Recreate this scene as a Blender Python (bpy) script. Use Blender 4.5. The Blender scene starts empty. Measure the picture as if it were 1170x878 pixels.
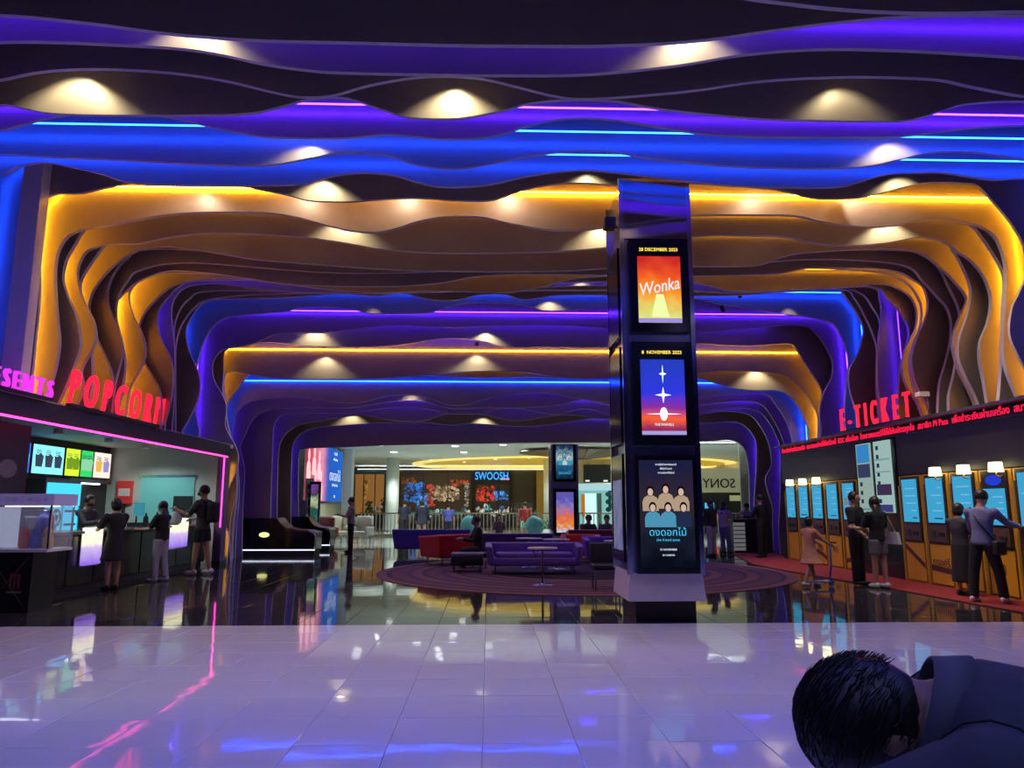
import bpy, bmesh, math, random
from mathutils import Vector, Matrix, Quaternion, noise
random.seed(7)
R = math.radians
SC = bpy.context.scene
COL = SC.collection
# ------------------------------------------------------------------ camera
F = 845.0                                   # focal length in pixels of the 1170x878 frame
PIT = math.atan(139 / F)
PSI = math.atan(27 * math.cos(PIT) / F)
CAM = Vector((0, 0, 1.5))
FW = Vector((math.sin(PSI) * math.cos(PIT), math.cos(PSI) * math.cos(PIT), math.sin(PIT)))
RT = Vector((math.cos(PSI), -math.sin(PSI), 0))
UP = RT.cross(FW)
cd = bpy.data.cameras.new('camera'); cam = bpy.data.objects.new('camera', cd); COL.objects.link(cam)
cd.sensor_fit = 'HORIZONTAL'; cd.sensor_width = 36; cd.lens = 36 * F / 1170
cd.clip_start = .05; cd.clip_end = 300
cam.matrix_world = Matrix(((RT.x, UP.x, -FW.x, CAM.x), (RT.y, UP.y, -FW.y, CAM.y), (RT.z, UP.z, -FW.z, CAM.z), (0, 0, 0, 1)))
SC.camera = cam
# ------------------------------------------------------------------ world and exposure
w = bpy.data.worlds.new('world'); SC.world = w; w.use_nodes = True
w.node_tree.nodes['Background'].inputs[0].default_value = (.03, .03, .05, 1)
w.node_tree.nodes['Background'].inputs[1].default_value = .15
SC.view_settings.view_transform = 'Standard'; SC.view_settings.look = 'None'
SC.view_settings.exposure = 0.0; SC.view_settings.gamma = 1.0
SC.view_settings.use_curve_mapping = False
SC.cycles.use_denoising = True
SC.cycles.max_bounces = 8; SC.cycles.diffuse_bounces = 3; SC.cycles.glossy_bounces = 4
SC.cycles.sample_clamp_indirect = 4.0
LED_GAIN = 1.0
SPOT_GAIN = 1.0

# ------------------------------------------------------------------ pixel -> place
def ray(px, py): return FW + RT * ((px - 585) / F) + UP * ((439 - py) / F)
def az(px, py, z=0.0):
    d = ray(px, py); return CAM + d * ((z - CAM.z) / d.z)
def ay(px, py, Y):
    d = ray(px, py); return CAM + d * (Y / d.y)
def ax(px, py, X):
    d = ray(px, py); return CAM + d * (X / d.x)

# ------------------------------------------------------------------ materials
MATS = {}
def mat(name, col=(.5, .5, .5), rough=.5, metal=0., emit=None, es=1., var=.08, scale=6., bump=0., trans=0., alpha=1., coat=0., spec=.5):
    if name in MATS: return MATS[name]
    m = bpy.data.materials.new(name); m.use_nodes = True; MATS[name] = m
    nt = m.node_tree; b = nt.nodes['Principled BSDF']
    b.inputs['Roughness'].default_value = rough; b.inputs['Metallic'].default_value = metal
    b.inputs['Base Color'].default_value = (*col, 1)
    b.inputs['Specular IOR Level'].default_value = spec
    if trans: b.inputs['Transmission Weight'].default_value = trans
    if coat: b.inputs['Coat Weight'].default_value = coat; b.inputs['Coat Roughness'].default_value = .05
    if alpha < 1: b.inputs['Alpha'].default_value = alpha
    if emit:
        b.inputs['Emission Color'].default_value = (*emit, 1); b.inputs['Emission Strength'].default_value = es
    if var and not emit:
        tc = nt.nodes.new('ShaderNodeTexCoord'); n = nt.nodes.new('ShaderNodeTexNoise')
        n.inputs['Scale'].default_value = scale; n.inputs['Detail'].default_value = 4
        nt.links.new(tc.outputs['Object'], n.inputs['Vector'])
        mx = nt.nodes.new('ShaderNodeMix'); mx.data_type = 'RGBA'
        mx.inputs[6].default_value = (*[c * (1 - var) for c in col], 1)
        mx.inputs[7].default_value = (*[min(1, c * (1 + var)) for c in col], 1)
        nt.links.new(n.outputs['Fac'], mx.inputs[0]); nt.links.new(mx.outputs[2], b.inputs['Base Color'])
        if bump:
            bp = nt.nodes.new('ShaderNodeBump'); bp.inputs['Strength'].default_value = bump; bp.inputs['Distance'].default_value = .01
            nt.links.new(n.outputs['Fac'], bp.inputs['Height']); nt.links.new(bp.outputs['Normal'], b.inputs['Normal'])
    return m
def emat(name, col, s):
    if name in MATS: return MATS[name]
    m = bpy.data.materials.new(name); m.use_nodes = True; MATS[name] = m
    nt = m.node_tree; nt.nodes.remove(nt.nodes['Principled BSDF'])
    e = nt.nodes.new('ShaderNodeEmission'); e.inputs[0].default_value = (*col, 1); e.inputs[1].default_value = s
    nt.links.new(e.outputs[0], nt.nodes['Material Output'].inputs[0])
    return m
def ramp_emit(name, stops, s, axis=2, noise_amt=.15, noise_scale=3., lo=0., hi=1.):
    """backlit print: colours along one object axis, broken up by noise"""
    m = bpy.data.materials.new(name); m.use_nodes = True; MATS[name] = m
    nt = m.node_tree; N = nt.nodes; L = nt.links; N.remove(N['Principled BSDF'])
    tc = N.new('ShaderNodeTexCoord'); sp = N.new('ShaderNodeSeparateXYZ'); L.new(tc.outputs['Object'], sp.inputs[0])
    mr = N.new('ShaderNodeMapRange'); mr.inputs[1].default_value = lo; mr.inputs[2].default_value = hi
    L.new(sp.outputs[axis], mr.inputs[0])
    nz = N.new('ShaderNodeTexNoise'); nz.inputs['Scale'].default_value = noise_scale; nz.inputs['Detail'].default_value = 5
    L.new(tc.outputs['Object'], nz.inputs['Vector'])
    ma = N.new('ShaderNodeMath'); ma.operation = 'MULTIPLY_ADD'; ma.inputs[1].default_value = noise_amt
    L.new(nz.outputs['Fac'], ma.inputs[0]); L.new(mr.outputs[0], ma.inputs[2])
    sb = N.new('ShaderNodeMath'); sb.operation = 'SUBTRACT'; sb.inputs[1].default_value = noise_amt * .5
    L.new(ma.outputs[0], sb.inputs[0])
    cr = N.new('ShaderNodeValToRGB'); L.new(sb.outputs[0], cr.inputs[0])
    els = cr.color_ramp.elements
    while len(els) < len(stops): els.new(.5)
    for e, (p, c) in zip(els, stops): e.position = p; e.color = (*c, 1)
    em = N.new('ShaderNodeEmission'); em.inputs[1].default_value = s
    L.new(cr.outputs[0], em.inputs[0]); L.new(em.outputs[0], N['Material Output'].inputs[0])
    return m

# ------------------------------------------------------------------ mesh builder
class MB:
    def __init__(s): s.v = []; s.f = []; s.m = []; s.sm = []
    def add(s, vs, fs, mi=0, smooth=False):
        o = len(s.v); s.v += [Vector(v) for v in vs]
        for f in fs: s.f.append([i + o for i in f]); s.m.append(mi); s.sm.append(smooth)
        return s
    def box(s, c, d, rz=0., mi=0, M=None):
        c = Vector(c); h = Vector(d) / 2
        vs = [Vector((x * h.x, y * h.y, z * h.z)) for x in (-1, 1) for y in (-1, 1) for z in (-1, 1)]
        Q = M if M is not None else Matrix.Rotation(rz, 3, 'Z')
        return s.add([c + Q @ v for v in vs], [(0, 1, 3, 2), (4, 6, 7, 5), (0, 4, 5, 1), (2, 3, 7, 6), (0, 2, 6, 4), (1, 5, 7, 3)], mi)
    def bbox(s, a, b, mi=0):
        a = Vector(a); b = Vector(b); return s.box((a + b) / 2, b - a, mi=mi)
    def rbox(s, c, d, r=.03, rz=0., mi=0, seg=3):
        """box with rounded edges"""
        bm = bmesh.new(); bmesh.ops.create_cube(bm, size=1)
        for v in bm.verts: v.co = Vector((v.co.x * d[0], v.co.y * d[1], v.co.z * d[2]))
        bmesh.ops.bevel(bm, geom=list(bm.edges), offset=min(r, min(d) * .49), segments=seg, profile=.5, affect='EDGES')
        bm.verts.index_update(); Q = Matrix.Rotation(rz, 3, 'Z'); c = Vector(c)
        s.add([c + Q @ v.co for v in bm.verts], [[v.index for v in f.verts] for f in bm.faces], mi, True); bm.free(); return s
    def tube(s, path, rad, n=8, mi=0, cap=True, smooth=True, sx=1., ref=None):
        path = [Vector(p) for p in path]
        if not hasattr(rad, '__len__'): rad = [rad] * len(path)
        o = len(s.v); N = len(path); u = None
        for i, p in enumerate(path):
            t = (path[min(i + 1, N - 1)] - path[max(i - 1, 0)])
            t = t.normalized() if t.length > 1e-9 else Vector((0, 0, 1))
            if u is None:
                a = Vector(ref) if ref else (Vector((1, 0, 0)) if abs(t.x) < .8 else Vector((0, 1, 0)))
                u = (a - t * a.dot(t)).normalized()
            else:
                u = (u - t * u.dot(t)).normalized()
            w_ = t.cross(u)
            r = rad[i]; rx, ry = (r if hasattr(r, '__len__') else (r * sx, r))
            for k in range(n):
                a = 2 * math.pi * k / n
                s.v.append(p + u * (rx * math.cos(a)) + w_ * (ry * math.sin(a)))
        for i in range(N - 1):
            for k in range(n):
                s.f.append([o + i * n + k, o + i * n + (k + 1) % n, o + (i + 1) * n + (k + 1) % n, o + (i + 1) * n + k]); s.m.append(mi); s.sm.append(smooth)
        if cap:
            s.f.append([o + k for k in range(n)][::-1]); s.m.append(mi); s.sm.append(False)
            s.f.append([o + (N - 1) * n + k for k in range(n)]); s.m.append(mi); s.sm.append(False)
        return s
    def cyl(s, c, r, h, n=20, mi=0, r2=None):
        c = Vector(c); return s.tube([c, c + Vector((0, 0, h))], [r, r if r2 is None else r2], n, mi)
    def lathe(s, prof, c=(0, 0, 0), n=24, mi=0, smooth=True):
        c = Vector(c); o = len(s.v); N = len(prof)
        for (r, z) in prof:
            for k in range(n):
                a = 2 * math.pi * k / n; s.v.append(c + Vector((r * math.cos(a), r * math.sin(a), z)))
        for i in range(N - 1):
            for k in range(n):
                s.f.append([o + i * n + k, o + i * n + (k + 1) % n, o + (i + 1) * n + (k + 1) % n, o + (i + 1) * n + k]); s.m.append(mi); s.sm.append(smooth)
        return s
    def ell(s, c, r, n=12, m=8, mi=0, M=None):
        c = Vector(c); o = len(s.v); r = r if hasattr(r, '__len__') else (r, r, r)
        vs = [Vector((0, 0, -r[2]))]
        for j in range(1, m):
            b = -math.pi / 2 + math.pi * j / m
            for k in range(n):
                a = 2 * math.pi * k / n
                vs.append(Vector((r[0] * math.cos(b) * math.cos(a), r[1] * math.cos(b) * math.sin(a), r[2] * math.sin(b))))
        vs.append(Vector((0, 0, r[2])))
        fs = []
        for k in range(n): fs.append((0, 1 + (k + 1) % n, 1 + k))
        for j in range(m - 2):
            for k in range(n):
                a = 1 + j * n + k; b = 1 + j * n + (k + 1) % n
                fs.append((a, b, b + n, a + n))
        L_ = len(vs) - 1; q = 1 + (m - 2) * n
        for k in range(n): fs.append((q + k, q + (k + 1) % n, L_))
        return s.add([c + (M @ v if M else v) for v in vs], fs, mi, True)
    def prism(s, poly, ax_o, ax_u, ax_v, depth, mi=0):
        """poly (u,v) extruded along u x v by depth"""
        O = Vector(ax_o); U = Vector(ax_u); V = Vector(ax_v); W = U.cross(V).normalized() * depth; n = len(poly)
        a = [O + U * p[0] + V * p[1] for p in poly]
        return s.add(a + [p + W for p in a], [list(range(n))[::-1], list(range(n, 2 * n))] + [(i, (i + 1) % n, n + (i + 1) % n, n + i) for i in range(n)], mi)
    def mesh(s, name, mats, off=(0, 0, 0)):
        off = Vector(off); me = bpy.data.meshes.new(name)
        me.from_pydata([v - off for v in s.v], [], s.f)
        for m in (mats if isinstance(mats, (list, tuple)) else [mats]): me.materials.append(m)
        me.polygons.foreach_set('material_index', s.m); me.polygons.foreach_set('use_smooth', s.sm)
        me.update(); return me
    def build(s, name, mats, parent=None, off=None, loc=None):
        if off is None: off = parent['_w'] if parent is not None and '_w' in parent else (0, 0, 0)
        o = bpy.data.objects.new(name, s.mesh(name, mats, off)); COL.objects.link(o)
        if parent is not None: o.parent = parent
        if '_w' in o: del o['_w']
        if loc: o.location = loc
        return o
def tag(o, label=None, cat=None, group=None, kind=None):
    if label: o['label'] = label
    if cat: o['category'] = cat
    if group: o['group'] = group
    if kind: o['kind'] = kind
    return o
ROOTS = []
def thing(name, label, cat, loc=(0, 0, 0), rz=0., group=None, world=False):
    """an Empty at the thing's base; world=True: its parts are given in world coordinates"""
    o = bpy.data.objects.new(name, None); COL.objects.link(o); o.location = loc; o.rotation_euler = (0, 0, rz)
    o.empty_display_size = .2
    tag(o, label, cat, group)
    if world: o['_w'] = tuple(loc)
    ROOTS.append(o); return o
def copy_tree(o, parent=None):
    c = o.copy(); COL.objects.link(c); c.parent = parent
    for ch in list(o.children): copy_tree(ch, c)
    return c
def struct(name, mb, m, parent=None):
    o = mb.build(name, m, parent)
    if parent is None: o['kind'] = 'structure'
    return o
def evaluated(ob):
    dg = bpy.context.evaluated_depsgraph_get(); return bpy.data.meshes.new_from_object(ob.evaluated_get(dg))
FONT_CACHE = {}
def text_mesh(s, size, m, extrude=.01, align='LEFT', bevel=0., shear=0., xs=1.):
    key = (s, size, m.name, extrude, align, bevel, shear, xs)
    if key in FONT_CACHE: return FONT_CACHE[key]
    cu = bpy.data.curves.new('txt', 'FONT'); cu.body = s; cu.size = size; cu.extrude = extrude; cu.align_x = align
    cu.bevel_depth = bevel; cu.shear = shear; cu.resolution_u = 3
    o = bpy.data.objects.new('txt', cu); COL.objects.link(o)
    bpy.context.view_layer.update(); me = evaluated(o); bpy.data.objects.remove(o)
    if xs != 1.:
        for v in me.vertices: v.co.x *= xs
    me.materials.clear(); me.materials.append(m)
    FONT_CACHE[key] = me; return me
def text_w(me):
    xs = [v.co.x for v in me.vertices]; return (min(xs), max(xs)) if xs else (0, 0)
def put(name, me, parent, loc, u, v):
    """place a flat mesh with local x along u and local y along v; loc in the parent's space"""
    u = Vector(u); v = Vector(v); n = u.cross(v)
    o = bpy.data.objects.new(name, me); COL.objects.link(o); o.parent = parent
    if parent is not None and '_w' in parent: loc = Vector(loc) - Vector(parent['_w'])
    o.matrix_basis = Matrix(((u.x, v.x, n.x, loc[0]), (u.y, v.y, n.y, loc[1]), (u.z, v.z, n.z, loc[2]), (0, 0, 0, 1)))
    return o
def remesh(mb, vox, smooth=3):
    me = mb.mesh('tmp', [mat('tmp')]); o = bpy.data.objects.new('tmp', me); COL.objects.link(o)
    m = o.modifiers.new('r', 'REMESH'); m.mode = 'VOXEL'; m.voxel_size = vox; m.use_smooth_shade = True
    if smooth:
        q = o.modifiers.new('s', 'SMOOTH'); q.factor = .5; q.iterations = smooth
    bpy.context.view_layer.update(); r = evaluated(o); bpy.data.objects.remove(o); bpy.data.meshes.remove(me)
    return r
def mesh_obj(name, me, m, parent):
    me.materials.clear(); me.materials.append(m)
    o = bpy.data.objects.new(name, me); COL.objects.link(o); o.parent = parent; return o
def catmull(P, sub=5, closed=False):
    out = []; n = len(P)
    for i in range(n - 1 if not closed else n):
        p0 = P[i - 1] if (i or closed) else P[0]; p1 = P[i]; p2 = P[(i + 1) % n]; p3 = P[(i + 2) % n] if (closed or i + 2 < n) else P[-1]
        for k in range(sub):
            t = k / sub; t2 = t * t; t3 = t2 * t
            out.append(tuple(.5 * (2 * b + (c - a) * t + (2 * a - 5 * b + 4 * c - d) * t2 + (3 * b - a - 3 * c + d) * t3) for a, b, c, d in zip(p0, p1, p2, p3)))
    if not closed: out.append(tuple(P[-1]))
    return out
# ================================================================== palette
BRONZE = mat('bronze_paint', (.40, .33, .27), .40, .42, var=.10, scale=1.2)
EDGE = mat('panel_edge', (.46, .41, .50), .5, var=.05)
BLACK = mat('black_paint', (.012, .011, .014), .55, var=.2)
GLOSSB = mat('black_gloss', (.010, .010, .013), .12, var=.2)
CHARC = mat('charcoal', (.035, .034, .042), .45, var=.15)
WHITEP = mat('white_paint', (.72, .73, .72), .55, var=.04)
STEEL = mat('brushed_steel', (.42, .41, .47), .22, .9, var=.08, scale=14)
CHROME = mat('chrome', (.7, .7, .72), .12, 1., var=.03)
GREYP = mat('grey_paint', (.22, .22, .24), .5)
GLASS = mat('clear_glass', (.9, .95, .97), .02, var=0, alpha=.16, spec=.8)
GOLD_L = (1.0, .43, .012); BLUE_L = (.004, .04, 1.0); VIOL_L = (.055, .009, 1.0)
LEDM = {'gold': emat('led_gold', GOLD_L, 75 * LED_GAIN), 'blue': emat('led_blue', BLUE_L, 54 * LED_GAIN), 'violet': emat('led_violet', VIOL_L, 48 * LED_GAIN),
        'goldm': emat('led_gold_mid', GOLD_L, 34 * LED_GAIN), 'goldw': emat('led_gold_dim', GOLD_L, 8 * LED_GAIN), 'violetw': emat('led_violet_dim', VIOL_L, 22 * LED_GAIN), 'bluew': emat('led_blue_dim', BLUE_L, 35 * LED_GAIN)}

# ================================================================== floor
FY = 9.84                                     # where white tiles meet black tiles
wt = mat('white_tile', (.66, .66, .70), .042, var=.05, scale=2.5, spec=.42)
bt = mat('black_tile', (.030, .030, .034), .05, var=.25, scale=3., spec=.42)
def wavy(m, scale, amt):
    # glazed tiles are never quite flat: long soft waves in the glaze, placed by position in the hall
    nt = m.node_tree; g = nt.nodes.new('ShaderNodeNewGeometry'); n = nt.nodes.new('ShaderNodeTexNoise'); n.inputs['Scale'].default_value = scale; n.inputs['Detail'].default_value = 1
    b = nt.nodes.new('ShaderNodeBump'); b.inputs['Strength'].default_value = 1; b.inputs['Distance'].default_value = amt
    nt.links.new(g.outputs['Position'], n.inputs['Vector']); nt.links.new(n.outputs['Fac'], b.inputs['Height']); nt.links.new(b.outputs['Normal'], nt.nodes['Principled BSDF'].inputs['Normal'])
wavy(wt, 3.2, .0010); wavy(bt, 2.5, .0008)
grout = mat('grout', (.30, .29, .31), .7); groutb = mat('dark_grout', (.05, .05, .055), .6)
def tile_mesh(name, s, m, h=.012):
    b = .004; v = []
    for (e, z) in ((0, 0), (0, h - b * .5), (b, h)):
        q = s / 2 - e; v += [(-q, -q, z), (q, -q, z), (q, q, z), (-q, q, z)]
    f = [(8, 9, 10, 11)]
    for k in range(4):
        for l in (0, 4): f.append((l + k, l + (k + 1) % 4, l + 4 + (k + 1) % 4, l + 4 + k))
    me = MB().add(v, f).mesh(name, m); return me
T = .6
fl = struct('floor_white', MB().bbox((-14, -9, -.2), (16, FY, -.012)), grout)
fb = struct('floor_black', MB().bbox((-14, FY, -.2), (16, 27.2, -.012)), groutb)
tw = tile_mesh('tile', T - .003, wt); tb = tile_mesh('tile', T - .003, bt)
def lay_tiles(parent, me, m, y0, sgn, rows, vis, cap, tilt):
    rest = MB(); n = 0
    for r in range(rows):
        y = y0 + sgn * (r + .5) * T
        for c in range(-23, 26):
            x = (c + .5) * T - .03
            if vis(x, y) and n < cap:
                o = bpy.data.objects.new('tile', me); COL.objects.link(o); o.parent = parent
                o.location = (x, y, -.012); o.rotation_euler = (random.gauss(0, tilt), random.gauss(0, tilt), 0); n += 1
            elif -14 < x < 16:
                q = T / 2 - .0015
                rest.add([(x - q, y - q, 0), (x + q, y - q, 0), (x + q, y + q, 0), (x - q, y + q, 0)], [(0, 1, 2, 3)])
    o = rest.build('tile', m, parent); o['kind'] = 'stuff'
lay_tiles(fl, tw, wt, FY, -1, 30, lambda x, y: y > 3.9 and abs(x) < .74 * y + .7, 290, R(.13))
lay_tiles(fb, tb, bt, FY, 1, 29, lambda x, y: y < 18 and -7.0 < x < 8.6 and abs(x) < .72 * y + .4, 298, R(.05))

# ================================================================== shell
struct('wall_left', MB().bbox((-11.3, -9, 0), (-11, 62, 8)), CHARC)
struct('wall_right', MB().bbox((10.2, -9, 0), (10.5, 26.9, 8)), CHARC)
struct('wall_rear', MB().bbox((-11.3, -9.3, 0), (16, -9, 8)), CHARC)
ceil = struct('ceiling', MB().bbox((-11, -9, 7.5), (10.2, 27, 7.7)), mat('ceiling_black', (.02, .018, .022), .6))
# ------------------------------------------------------------------ wave panels
def wave_panel(Y, pts, zbl=3.06, zbr=3.2, xl=None, xr=None, led=None, t=.085, ztop=7.5, sub=5):
    """one vertical sheet that crosses the hall; pts: its wavy inner edge read from the photograph, left foot to right foot"""
    Q = [ay(px, py, Y) for px, py in pts]
    P2 = [(q.x, q.z) for q in Q]
    P2 = catmull(P2, sub)
    P2 = [p for i, p in enumerate(P2)]
    P2 = [(p[0], max(p[1], zbl if p[0] < 0 else zbr)) for p in P2]
    if P2[0][1] > zbl + .02: P2.insert(0, (P2[0][0], zbl))
    if P2[-1][1] > zbr + .02: P2.append((P2[-1][0], zbr))
    xl = xl if xl is not None else (-8.3 if Y < 20.2 else -11); xr = xr if xr is not None else 10.2
    cx, cz = .6, 2.0; out = []
    for (x, z) in P2:
        dx, dz = x - cx, z - cz; ks = []
        if dx < -1e-6: ks.append((xl - cx) / dx)
        if dx > 1e-6: ks.append((xr - cx) / dx)
        if dz > 1e-6: ks.append((ztop - cz) / dz)
        k = max(1.02, min(ks)) if ks else 1.02
        out.append((cx + dx * k, cz + dz * k))
    out[0] = (min(xl, P2[0][0] - .05), P2[0][1]); out[-1] = (max(xr, P2[-1][0] + .05), P2[-1][1])
    mb = MB(); n = len(P2); y0, y1 = Y, Y + t
    vs = [(x, y0, z) for x, z in P2] + [(x, y0, z) for x, z in out] + [(x, y1, z) for x, z in P2] + [(x, y1, z) for x, z in out]
    mb.add(vs, [(i, i + 1, n + i + 1, n + i) for i in range(n - 1)] + [(2 * n + i + 1, 2 * n + i, 3 * n + i, 3 * n + i + 1) for i in range(n - 1)], 0)
    mb.add(vs, [(i + 1, i, 2 * n + i, 2 * n + i + 1) for i in range(n - 1)], 1, True)
    o = mb.build('wave_panel', [BRONZE, EDGE], ceil)
    if led:
        kind, ly = led[0], led[1]; opt = led[2] if len(led) > 2 else {}
        yl = Y - opt.get('d', .14); z = ay(560, ly, yl).z
        L_ = [p[0] for p in P2 if p[0] < 0 and p[1] < z - 1.]; R_ = [p[0] for p in P2 if p[0] > 0 and p[1] < z - 1.]
        xa = opt.get('xl', max(xl + .1, min(L_) - .32)); xb = opt.get('xr', min(xr - .1, max(R_) + .32))
        zl = opt.get('zl', zbl + .1); c = .35; r = opt.get('r', .0105)
        wk = opt.get('w', kind); yw = Y - .16
        if opt.get('top', True): MB().tube([(xa + c, yl, z), (0, yl, z), (xb - c, yl, z)], r, 6).build('led_strip', LEDM[kind], o)
        if opt.get('wl', True): MB().tube([(xa, yw, zl), (xa, yw, z - c), (xa + c, yl, z)], r, 6).build('led_strip', LEDM[wk], o)
        if opt.get('wr', True): MB().tube([(xb - c, yl, z), (xb, yw, z - c * 1.4), (xb, yw, zbr + .1)], r, 6).build('led_strip', LEDM[wk], o)
    return o
WALLS_L = lambda pts, Y: pts
def ext(pts):
    """panels whose feet stand outside the frame: carry the edge on to the side walls"""
    (x0, y0), (x1, y1) = pts[0], pts[-1]
    return [(x0 - 150, y0 + 420), (x0 - 135, y0 + 260), (x0 - 100, y0 + 60), (x0 - 50, y0 + 5)] + pts + [(x1 + 60, y1 + 6), (x1 + 120, y1 + 60), (x1 + 150, y1 + 260), (x1 + 160, y1 + 420)]
D = {}
D[0] = [(0, -35), (300, -20), (600, -25), (800, -10), (880, 0), (960, 9), (1040, 13), (1110, 13), (1170, 12)]
D[1] = [(0, 16), (100, 25), (200, 38), (300, 45), (390, 47), (500, 50), (590, 51), (690, 51), (790, 46), (880, 34), (960, 24), (1050, 17), (1170, 17)]
D[2] = [(0, 47), (60, 47), (130, 50), (200, 54), (250, 61), (300, 72), (350, 79), (390, 82), (480, 84), (560, 85), (640, 85), (700, 82), (780, 73), (840, 63), (900, 57), (960, 55), (1040, 57), (1110, 61), (1170, 65)]
D[3] = [(0, 90), (40, 82), (90, 78), (150, 79), (210, 84), (260, 92), (310, 104), (345, 110), (380, 108), (420, 97), (470, 88), (510, 86), (550, 89), (590, 98), (630, 108), (660, 112), (710, 110), (790, 103), (860, 93), (930, 88), (1000, 87), (1070, 90), (1110, 98), (1170, 109)]
D[4] = [(0, 119), (30, 124), (60, 129), (130, 131), (270, 130), (317, 122), (352, 113), (392, 111), (433, 123), (460, 132), (490, 135), (530, 134), (577, 125), (607, 117), (657, 113), (705, 115), (750, 123), (823, 131), (890, 136), (1013, 138), (1047, 135), (1080, 125), (1107, 118), (1170, 115)]
D[5] = [(0, 148), (20, 143), (60, 133), (110, 128), (180, 131), (240, 144), (280, 152), (310, 156), (390, 157), (440, 153), (473, 155), (507, 158), (547, 157), (577, 152), (603, 143), (637, 136), (670, 134), (707, 137), (743, 143), (780, 149), (813, 153), (880, 156), (980, 156), (1030, 155), (1073, 150), (1120, 145), (1170, 143)]
D[6] = [(0, 176), (60, 179), (133, 182), (200, 186), (283, 189), (317, 187), (350, 181), (390, 174), (443, 177), (473, 187), (507, 192), (537, 191), (577, 183), (617, 176), (657, 172), (700, 173), (740, 180), (780, 184), (847, 190), (933, 192), (987, 190), (1027, 182), (1063, 174), (1107, 173), (1140, 177), (1170, 182)]
D[7] = [(0, 200), (20, 190), (50, 185), (83, 191), (117, 199), (147, 208), (200, 211), (333, 211), (363, 205), (390, 199), (417, 197), (450, 200), (477, 208), (503, 213), (533, 213), (563, 210), (597, 202), (630, 197), (667, 194), (707, 197), (780, 206), (847, 212), (947, 214), (980, 208), (1013, 199), (1047, 197), (1080, 197), (1133, 205), (1170, 204)]
D[8] = [(33, 460), (40, 390), (45, 330), (43, 260), (46, 235), (60, 222), (90, 221), (118, 215), (150, 209), (200, 206), (240, 207), (275, 212), (300, 217), (330, 223), (355, 229), (400, 230), (446, 227), (471, 226), (497, 227), (523, 229), (558, 229), (574, 225), (594, 218), (620, 212), (646, 209), (676, 209), (705, 211), (788, 209), (870, 214), (900, 219), (920, 224), (940, 227), (980, 226), (1004, 221), (1016, 218), (1048, 210), (1076, 208), (1102, 209), (1116, 211), (1128, 222), (1144, 240), (1158, 258), (1170, 280), (1174, 310), (1165, 335), (1157, 352), (1154, 380), (1161, 400), (1173, 425), (1185, 465)]
D[9] = [(48, 466), (52, 452), (58, 436), (63, 418), (67, 392), (65, 368), (63, 340), (62, 310), (66, 286), (76, 270), (90, 263), (110, 259), (130, 256), (170, 248), (200, 244), (234, 242), (270, 242), (310, 243), (340, 248), (370, 256), (400, 263), (428, 265), (451, 261), (476, 253), (502, 248), (528, 247), (553, 248), (579, 254), (605, 259), (625, 262), (651, 263), (697, 259), (745, 250), (792, 246), (816, 245), (860, 245), (908, 246), (936, 252), (964, 257), (992, 259), (1024, 257), (1048, 252), (1076, 250), (1104, 254), (1120, 258), (1136, 268), (1145, 284), (1150, 305), (1150, 335), (1148, 370), (1147, 400), (1150, 420), (1158, 442), (1167, 462)]
D[10] = [(66, 460), (76, 438), (84, 418), (91, 396), (90, 380), (86, 360), (77, 340), (72, 325), (71, 314), (75, 296), (84, 280), (94, 264), (110, 253), (170, 240), (300, 236), (430, 245), (540, 238), (700, 246), (900, 238), (1070, 242), (1108, 255), (1124, 272), (1136, 290), (1146, 308), (1149, 324), (1147, 350), (1146, 390), (1144, 430), (1141, 466)]
D[11] = [(84, 466), (92, 452), (94, 438), (92, 424), (97, 412), (104, 400), (109, 384), (106, 366), (97, 348), (91, 334), (88, 318), (88, 308), (91, 298), (98, 287), (112, 281), (128, 278), (156, 278), (180, 273), (210, 268), (234, 266), (260, 266), (296, 267), (340, 270), (380, 275), (410, 280), (434, 284), (484, 288), (535, 289), (600, 288), (638, 287), (697, 282), (745, 274), (792, 270), (820, 268), (860, 269), (900, 270), (924, 276), (952, 280), (980, 280), (1014, 277), (1048, 271), (1068, 272), (1084, 278), (1096, 288), (1110, 297), (1124, 314), (1132, 334), (1133, 350), (1129, 370), (1121, 390), (1120, 410), (1125, 436), (1130, 468)]
D[12] = [(100, 466), (104, 440), (104, 410), (100, 380), (96, 350), (91, 332), (92, 320), (98, 308), (108, 294), (118, 281), (140, 268), (240, 256), (420, 270), (600, 276), (860, 258), (1000, 266), (1076, 274), (1090, 286), (1101, 305), (1109, 325), (1110, 338), (1105, 362), (1097, 386), (1096, 408), (1104, 430), (1115, 452), (1121, 468)]
D[13] = [(118, 468), (125, 448), (128, 434), (125, 420), (118, 404), (109, 384), (104, 365), (101, 350), (104, 336), (112, 322), (128, 304), (148, 290), (166, 283), (190, 281), (200, 282), (230, 286), (260, 291), (290, 296), (340, 300), (390, 304), (434, 307), (484, 309), (574, 310), (651, 309), (697, 306), (792, 304), (850, 304), (870, 302), (888, 296), (908, 290), (940, 287), (996, 284), (1032, 284), (1056, 291), (1076, 306), (1092, 322), (1105, 340), (1100, 356), (1093, 372), (1089, 390), (1091, 405), (1097, 425), (1108, 447), (1117, 468)]
D[14] = [(127, 470), (130, 444), (134, 426), (139, 406), (138, 388), (132, 370), (124, 352), (122, 338), (124, 324), (132, 308), (144, 296), (170, 284), (300, 290), (500, 302), (700, 300), (900, 286), (1040, 286), (1062, 294), (1076, 309), (1085, 328), (1094, 346), (1098, 362), (1095, 374), (1091, 388), (1093, 410), (1090, 430), (1085, 452), (1085, 476)]
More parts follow.
